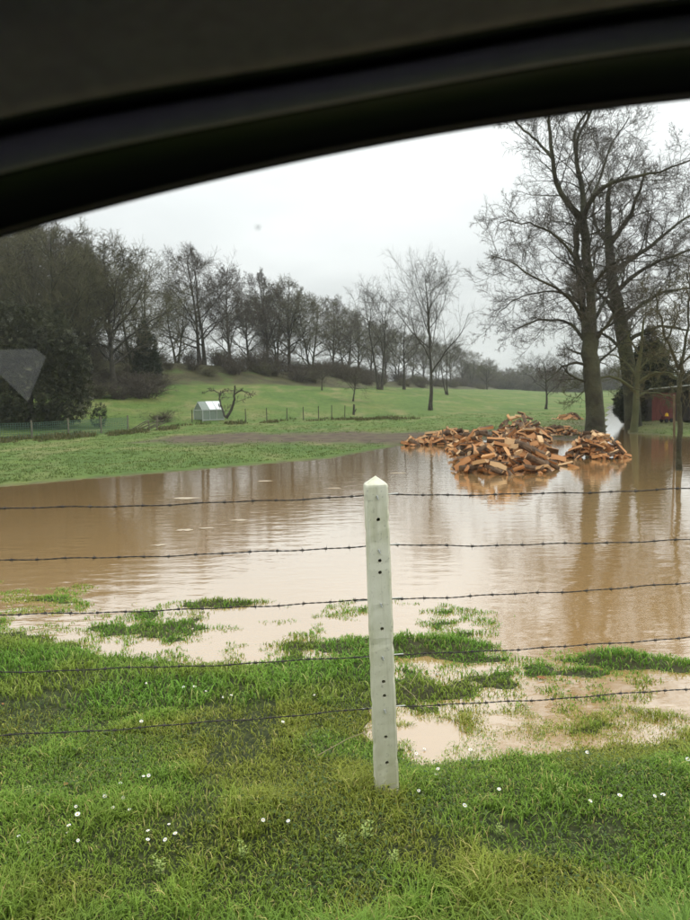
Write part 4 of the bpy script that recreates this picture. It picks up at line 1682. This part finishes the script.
# small clover and moss leaves between the blades
g = np.random.default_rng(8)
n = 42000
x = g.uniform(-3, 3, n)
y = g.uniform(1.5, 4.4, n)
z = terrain(x, y)
ok = frustum_ok(x, y) & (z > -.09) & (g.random(n) < sstep(.40, .62, fbm(x * 2.3, y * 2.3, 99)))
x, y, z = x[ok], y[ok], z[ok]
n = len(x)
c = np.stack([x, y, z + g.uniform(.008, .04, n)], -1)
an = g.random(n) * 6.283
u = np.stack([np.cos(an), np.sin(an), g.normal(0, .35, n)], -1)
v = np.stack([-np.sin(an), np.cos(an), g.normal(0, .35, n)], -1)
sz = g.uniform(.006, .014, n)[:, None]
V = np.stack([c, c + u * sz * .55 + v * sz * .5, c + u * sz * 1.2, c + u * sz * .55 - v * sz * .5], 1).reshape(-1, 3)
tn = g.random(n)[:, None]
cc = np.array([.06, .12, .03]) * (1 - tn) + np.array([.15, .18, .045]) * tn
o = mobj('clover_leaves', np_mesh('clover_leaves', V, np.arange(4 * n).reshape(-1, 4), mats=[m_grass], cols=np.repeat(cc, 4, 0)))
tag(o, 'small clover and moss leaves between the verge grass blades', 'clover', kind='stuff')


# ------------------------------------------------------------------ daisies, weeds, leaves
def gpt(px, py):
    """where the picture ray meets the ground"""
    d = ray(px, py)
    lo, hi = 1.0, 12.0
    for _ in range(40):
        m_ = (lo + hi) / 2
        p_ = Vector((0, 0, CAMZ)) + d * (m_ / d.y)
        if p_.z > tz(p_.x, p_.y):
            lo = m_
        else:
            hi = m_
    return Vector((0, 0, CAMZ)) + d * (lo / d.y)


m_petal = mat('daisy_petal', (.80, .80, .78), rough=.6)
m_yolk = mat('daisy_centre', (.65, .42, .03), rough=.7)
m_stem = mat('daisy_stem', (.10, .16, .04), rough=.7)
db = MB()
db.bar((0, 0, -.01), (0, 0, .045), .0012, 5, m=2)
for k in range(13):
    a = k * 6.283 / 13
    c_, s_ = math.cos(a), math.sin(a)
    w = .0021
    db.add([(c_ * .003 - s_ * w * .5, s_ * .003 + c_ * w * .5, .046), (c_ * .003 + s_ * w * .5, s_ * .003 - c_ * w * .5, .046), (c_ * .011 + s_ * w, s_ * .011 - c_ * w, .048), (c_ * .0125, s_ * .0125, .0485), (c_ * .011 - s_ * w, s_ * .011 + c_ * w, .048)], [(0, 1, 2, 3, 4)], 0)
db.bar((0, 0, .045), (0, 0, .049), .0042, 8, .003, m=1)
d0 = db.build('daisy', [m_petal, m_yolk, m_stem])
dm_ = d0.data
bpy.data.objects.remove(d0)
DAISY = [(120, 782), (107, 791), (106, 795), (124, 795), (130, 809), (114, 806), (78, 816), (75, 805), (19, 836), (29, 841), (68, 831), (71, 827), (78, 837), (149, 830), (146, 840), (169, 824), (177, 835), (168, 838), (261, 819), (290, 820), (143, 775), (149, 773),
         (143, 717), (141, 722), (146, 680), (184, 684), (193, 686), (205, 689), (224, 694), (230, 694), (281, 722), (315, 693), (423, 748), (415, 751), (440, 768), (437, 771), (470, 750), (588, 751), (462, 806), (498, 789), (587, 801), (618, 799), (663, 796), (652, 794), (419, 789), (686, 757)]
for i, (px, py) in enumerate(DAISY):
    q = gpt(px, py + 6)
    o = mobj('daisy', dm_)
    o.location = q
    s = random.uniform(.55, .85) * (1.1 if q.y > 3 else .9)
    o.scale = (s, s, s * random.uniform(.8, 1.2))
    o.rotation_euler = (R(random.uniform(0, 38)), R(random.uniform(-18, 18)), random.random() * .8 - .4)
    wh = ('near the water left of the post' if py < 740 else 'in the left foreground cluster' if px < 200 else 'in the middle foreground' if px < 300
          else 'beside the post foot' if px < 480 else 'on the right verge')
    tag(o, 'tiny white daisy in the grass ' + wh, 'daisy', 'daisies in the verge grass')

m_weed = mat('weed_leaf', (.24, .32, .07), (.33, .40, .11), 40, .6)
WEEDS = [(367, 845, 'yellow-green weed right in front of the concrete post', 1.0), (160, 880, 'yellow-green weed low in the left foreground grass', 1.0), (342, 850, 'small pale weed left of the one before the post', .7),
         (394, 868, 'bright small weed right of the one before the post', .75), (243, 862, 'flat pale weed left of the post near the bottom', .8), (30, 800, 'dull small weed among the grass at the left edge', .7), (560, 800, 'mossy yellow weed on the right verge', .7), (500, 838, 'pale leafy weed on the right foreground verge', .7)]
for i, (px, py, lb, s) in enumerate(WEEDS):
    q = gpt(px, py)
    e = tag(empty('leafy_weed', q, i * 1.1), lb, 'weed')
    e.scale = (s, s, s)
    st = MB()
    g_ = random.Random(i)
    for b_ in range(3):
        a = b_ * 2.1
        top = Vector((math.cos(a) * .018, math.sin(a) * .018, .085 + g_.uniform(-.015, .025)))
        st.bar((0, 0, -.01), top, .0016, 5)
        for k in range(11):
            h = .35 + .65 * k / 10
            c_ = top * h
            an = k * 2.4 + b_
            ln = .020 * (1.2 - .45 * h) * g_.uniform(.8, 1.2)
            u = Vector((math.cos(an), math.sin(an), .35))
            v = Vector((-math.sin(an), math.cos(an), 0))
            lf = MB()
            lf.add([c_, c_ + u * ln * .5 + v * ln * .28, c_ + u * ln, c_ + u * ln * .5 - v * ln * .28], [(0, 1, 2), (0, 2, 3)])
            lf.build('leaf', m_weed, e)
    st.build('stem', m_stem, e)

m_dead = mat('dead_leaf', (.22, .085, .035), (.32, .15, .06), 60, .8)
for i, (px, py, s, lb) in enumerate([(541, 681, .055, 'reddish fallen leaf in the shallow water right of the post'), (437, 676, .035, 'brown fallen leaf on the drowned grass near the post'), (330, 741, .022, 'small red leaf in the grass left of the post'), (3, 706, .022, 'small red leaf in the grass at the left edge'),
                                     (66, 787, .03, 'dull brown leaf in the grass below the fence at left')]):
    q = gpt(px, py)
    q.z = max(q.z, WZ) + .014
    lf = MB()
    lf.add([(-1, 0, 0), (-.3, .45, .12), (.5, .4, .18), (1, 0, .05), (.5, -.4, .2), (-.3, -.45, .16), (0, 0, .02)], [(6, 0, 1), (6, 1, 2), (6, 2, 3), (6, 3, 4), (6, 4, 5), (6, 5, 0)])
    o = lf.build('fallen_leaf', m_dead)
    o.location = q
    o.scale = (s * .6, s * .6, s * .6)
    o.rotation_euler = (R(20), R(10), i * 1.9)
    tag(o, lb, 'leaf')
m_stick = mat('dead_stick', (.22, .17, .10), (.32, .26, .16), 20, .9)
for i, (a, b, lb) in enumerate([((398, 688), (428, 722), 'thin dead stick in the grass just right of the post'), ((318, 762), (372, 737), 'thin dead stick lying left of the post base'), ((410, 690), (425, 668), 'short dead stick on the drowned grass right of the post')]):
    A, B = gpt(*a), gpt(*b)
    A.z = max(A.z, WZ) + .035
    B.z = max(B.z, WZ) + .03
    mb = MB()
    m_ = A.lerp(B, .5) + Vector((.01, .01, .012))
    mb.bar(A, m_, .0022, 5)
    mb.bar(m_, B, .0022, 5, .001)
    tag(mb.build('dead_stick', m_stick), lb, 'stick')

# ------------------------------------------------------------------ the car we look out of
car = tag(empty('car', (0, -.3, .414)), 'dark interior of the car framing the view, with its curved window top', 'car')
CAR0 = Vector((0, -.3, .414))
m_black = mat('black_rubber', (.010, .010, .011), rough=.55, spec=.3)
m_trim = mat('grey_trim', (.36, .33, .50), (.40, .37, .55), 40, .6, .2, 300, dist=.001)
m_liner = mat('headliner_cloth', (.33, .29, .44), (.38, .34, .50), 90, .95, .4, 500, dist=.001)
m_bead = mat('seal_lip', (.16, .12, .12), rough=.4)
m_paint = mat('car_paint', (.02, .022, .026), rough=.3, spec=.5)
m_plast = mat('cabin_plastic', (.018, .018, .019), rough=.7)


def edge_py(px, off):
    k = 1.386e-4
    u = px / 690.0
    return 232 - .2942 * px + k * px * px - off * (1 - .13 * u) + min(max(off, 0) / 62, 1.6) * 12 * math.exp(-((u - .5) / .42) ** 2)


COLS = list(range(-800, 1340, 40))


def band(rows):
    """rows: list of (px offset above the window edge, Y)"""
    grid = [[atY(px, edge_py(px, off), Y) - CAR0 for px in COLS] for off, Y in rows]
    return grid


def skin(name, grid, m, parent=car, smooth=True):
    V, F = [], []
    w = len(grid[0])
    for r_ in grid:
        V += [tuple(p_) for p_ in r_]
    for i in range(len(grid) - 1):
        for j in range(w - 1):
            F.append((i * w + j, i * w + j + 1, (i + 1) * w + j + 1, (i + 1) * w + j))
    me_ = bpy.data.meshes.new(name)
    me_.from_pydata(V, [], F)
    me_.materials.append(m)
    if smooth:
        me_.polygons.foreach_set('use_smooth', [True] * len(F))
    me_.update()
    return mobj(name, me_, parent)


GY_ = .52
seal = skin('window_seal', band([(0, GY_ + .02), (0, GY_ - .004), (4, GY_ - .010), (30, .500), (56, .478), (62, .470), (64, .485)]), m_black)
skin('seal_lip', band([(-1.2, GY_ - .006), (.2, GY_ - .011), (1.6, GY_ - .0075)]), m_bead, seal)
skin('door_trim', band([(60, .480), (62, .462), (66, .456), (80, .450), (94, .446), (99, .450), (101, .470)]), m_trim)
skin('door_gap_seal', band([(98, .468), (106, .452), (113, .436), (119, .430), (122, .440)]), m_black)
hl = band([(117, .437), (121, .418), (130, .408), (160, .390), (210, .350)])
for Yb, zb_ in ((.20, .235), (.0, .275), (-.3, .295), (-.6, .295), (-.9, .25), (-1.14, .16)):
    row = []
    for px, p_ in zip(COLS, hl[4]):
        drop = -.35 * max(0, (-px - 100) / 700.0) ** 2
        row.append(Vector((p_.x * (1 + (.35 - Yb) * 1.5), Yb, CAMZ + zb_ + drop * max(0, Yb + .1))) - CAR0)
    hl.append(row)
skin('headliner', hl, m_liner)
# outer roof skin
rf_rows = band([(-6, .56), (30, .555), (80, .53), (140, .49)])
for Yb, zb_ in ((.3, .32), (0., .36), (-.6, .36), (-1.0, .31), (-1.19, .15)):
    row = []
    for px, p_ in zip(COLS, hl[4]):
        drop = -.35 * max(0, (-px - 100) / 700.0) ** 2
        row.append(Vector((p_.x * (1 + (.35 - Yb) * 1.5), Yb, CAMZ + zb_ + drop * max(0, Yb + .1))) - CAR0)
    rf_rows.append(row)
skin('roof_panel', rf_rows, m_paint)
# window glass
glm = bpy.data.materials.new('window_glass')
glm.use_nodes = True
t = glm.node_tree
for n_ in list(t.nodes):
    t.nodes.remove(n_)
go = t.nodes.new('ShaderNodeOutputMaterial')
gt = t.nodes.new('ShaderNodeBsdfTransparent')
gt.inputs[0].default_value = (.97, .985, .975, 1)
gg = t.nodes.new('ShaderNodeBsdfGlossy')
gg.inputs['Roughness'].default_value = .0
gf = t.nodes.new('ShaderNodeFresnel')
gb = t.nodes.new('ShaderNodeNewGeometry')
gi = t.nodes.new('ShaderNodeMix')
gi.inputs['A'].default_value = 1.7
gi.inputs['B'].default_value = 1 / 1.7
t.links.new(gb.outputs['Backfacing'], gi.inputs['Factor'])
t.links.new(gi.outputs['Result'], gf.inputs[0])
gmx = t.nodes.new('ShaderNodeMixShader')
t.links.new(gf.outputs[0], gmx.inputs[0])
t.links.new(gt.outputs[0], gmx.inputs[1])
t.links.new(gg.outputs[0], gmx.inputs[2])
t.links.new(gmx.outputs[0], go.inputs[0])
top = [atY(px, edge_py(px, 2), GY_) - CAR0 for px in COLS]
bot = [Vector((p_.x, p_.y, 1.33 - CAR0.z)) for p_ in top]
glass = skin('window_glass', [top, bot], glm, smooth=False)
# a speck of dirt on the pane
sb = MB()
q = atY(258, 227.5, GY_ + .003) - CAR0
sb.add([q + Vector((math.cos(a) * .0019 * (1 + .3 * math.sin(3 * a)), 0, math.sin(a) * .0017)) for a in np.linspace(0, 5.8, 10)], [tuple(range(10))])
md = mat('dirt', (.3, .3, .3), rough=.9)
md.node_tree.nodes['Principled BSDF'].inputs['Alpha'].default_value = .4
sb.build('dirt_speck', md, glass)
# lower body, floor, wheels
bl_ = MB()
x0, x1 = top[0].x, top[-1].x
bl_.box((0, .3 + .53, .52), (3.9, .08, .78))
bl_.build('door_panel', m_paint, car)
bl_ = MB()
bl_.box((0, -.08, .48), (3.8, 1.70, .70))
bl_.build('lower_body', m_plast, car)
for sx in (-1, 1):
    for yy in (.72, -.78):
        wb = MB()
        wb.bar((sx * 1.3, yy - .09, .29), (sx * 1.3, yy + .09, .29), .29, 24)
        w_ = wb.build('wheel', m_black, car)
        wb = MB()
        wb.bar((sx * 1.3, yy - .095, .29), (sx * 1.3, yy + .095, .29), .19, 16)
        wb.build('rim', m_galv, w_)
for xx, zt in ((x0, top[0].z), (x1, top[-1].z)):
    pb2 = MB()
    pb2.box((xx, GY_ + .3, (zt + .86) / 2), (.09, .07, zt - .86 + .06))
    pb2.build('pillar', m_black, car)
# unseen far side of the cabin; opening shaped for a reflection in the pane
YF = -1.15
hole = []
for (px, py) in [(9, 327), (46, 357), (28, 402), (-34, 342)]:
    d = ray(px, py)
    h1 = Vector((0, 0, CAMZ)) + d * (GY_ / d.y)
    r2 = Vector((d.x, -d.y, d.z))
    hole.append(h1 + r2 * ((GY_ - YF) / d.y) - CAR0)
zl, zh = 1.25 - CAR0.z, CAMZ + .34 - CAR0.z
outer = [Vector((1.6, YF + .3, zh)), Vector((1.6, YF + .3, zl)), Vector((-2.2, YF + .3, zl)), Vector((-2.2, YF + .3, zh))]
fs = MB()
cx_ = sum((h for h in hole), Vector()) / 4
# hole corners: top, right, bottom, left as seen from the cabin
V = [hole[0], hole[1], hole[2], hole[3]] + outer
fs.add(V, [(0, 1, 4), (1, 5, 4), (1, 2, 5), (2, 6, 5), (2, 3, 6), (3, 7, 6), (3, 0, 7), (0, 4, 7)])
fs.build('far_side_panel', m_plast, car)

# ------------------------------------------------------------------ haze
hzm = bpy.data.materials.new('haze')
hzm.use_nodes = True
t = hzm.node_tree
for n_ in list(t.nodes):
    t.nodes.remove(n_)
ho = t.nodes.new('ShaderNodeOutputMaterial')
pv = t.nodes.new('ShaderNodeVolumePrincipled')
pv.inputs['Color'].default_value = (.93, .96, 1.0, 1)
pv.inputs['Density'].default_value = .0004
pv.inputs['Anisotropy'].default_value = .2
t.links.new(pv.outputs[0], ho.inputs['Volume'])
hb = MB()
zlo, zhi = float(GZ.min()) - 1.0, 52.0
hb.add([(-640, -180, zlo), (640, -180, zlo), (640, 920, zlo), (-640, 920, zlo), (-640, -180, zhi), (640, -180, zhi), (640, 920, zhi), (-640, 920, zhi)],
       [(3, 2, 1, 0), (4, 5, 6, 7), (0, 1, 5, 4), (1, 2, 6, 5), (2, 3, 7, 6), (3, 0, 4, 7)])
tag(hb.build('haze', hzm), 'thin pale winter haze over the valley', 'haze', kind='stuff')
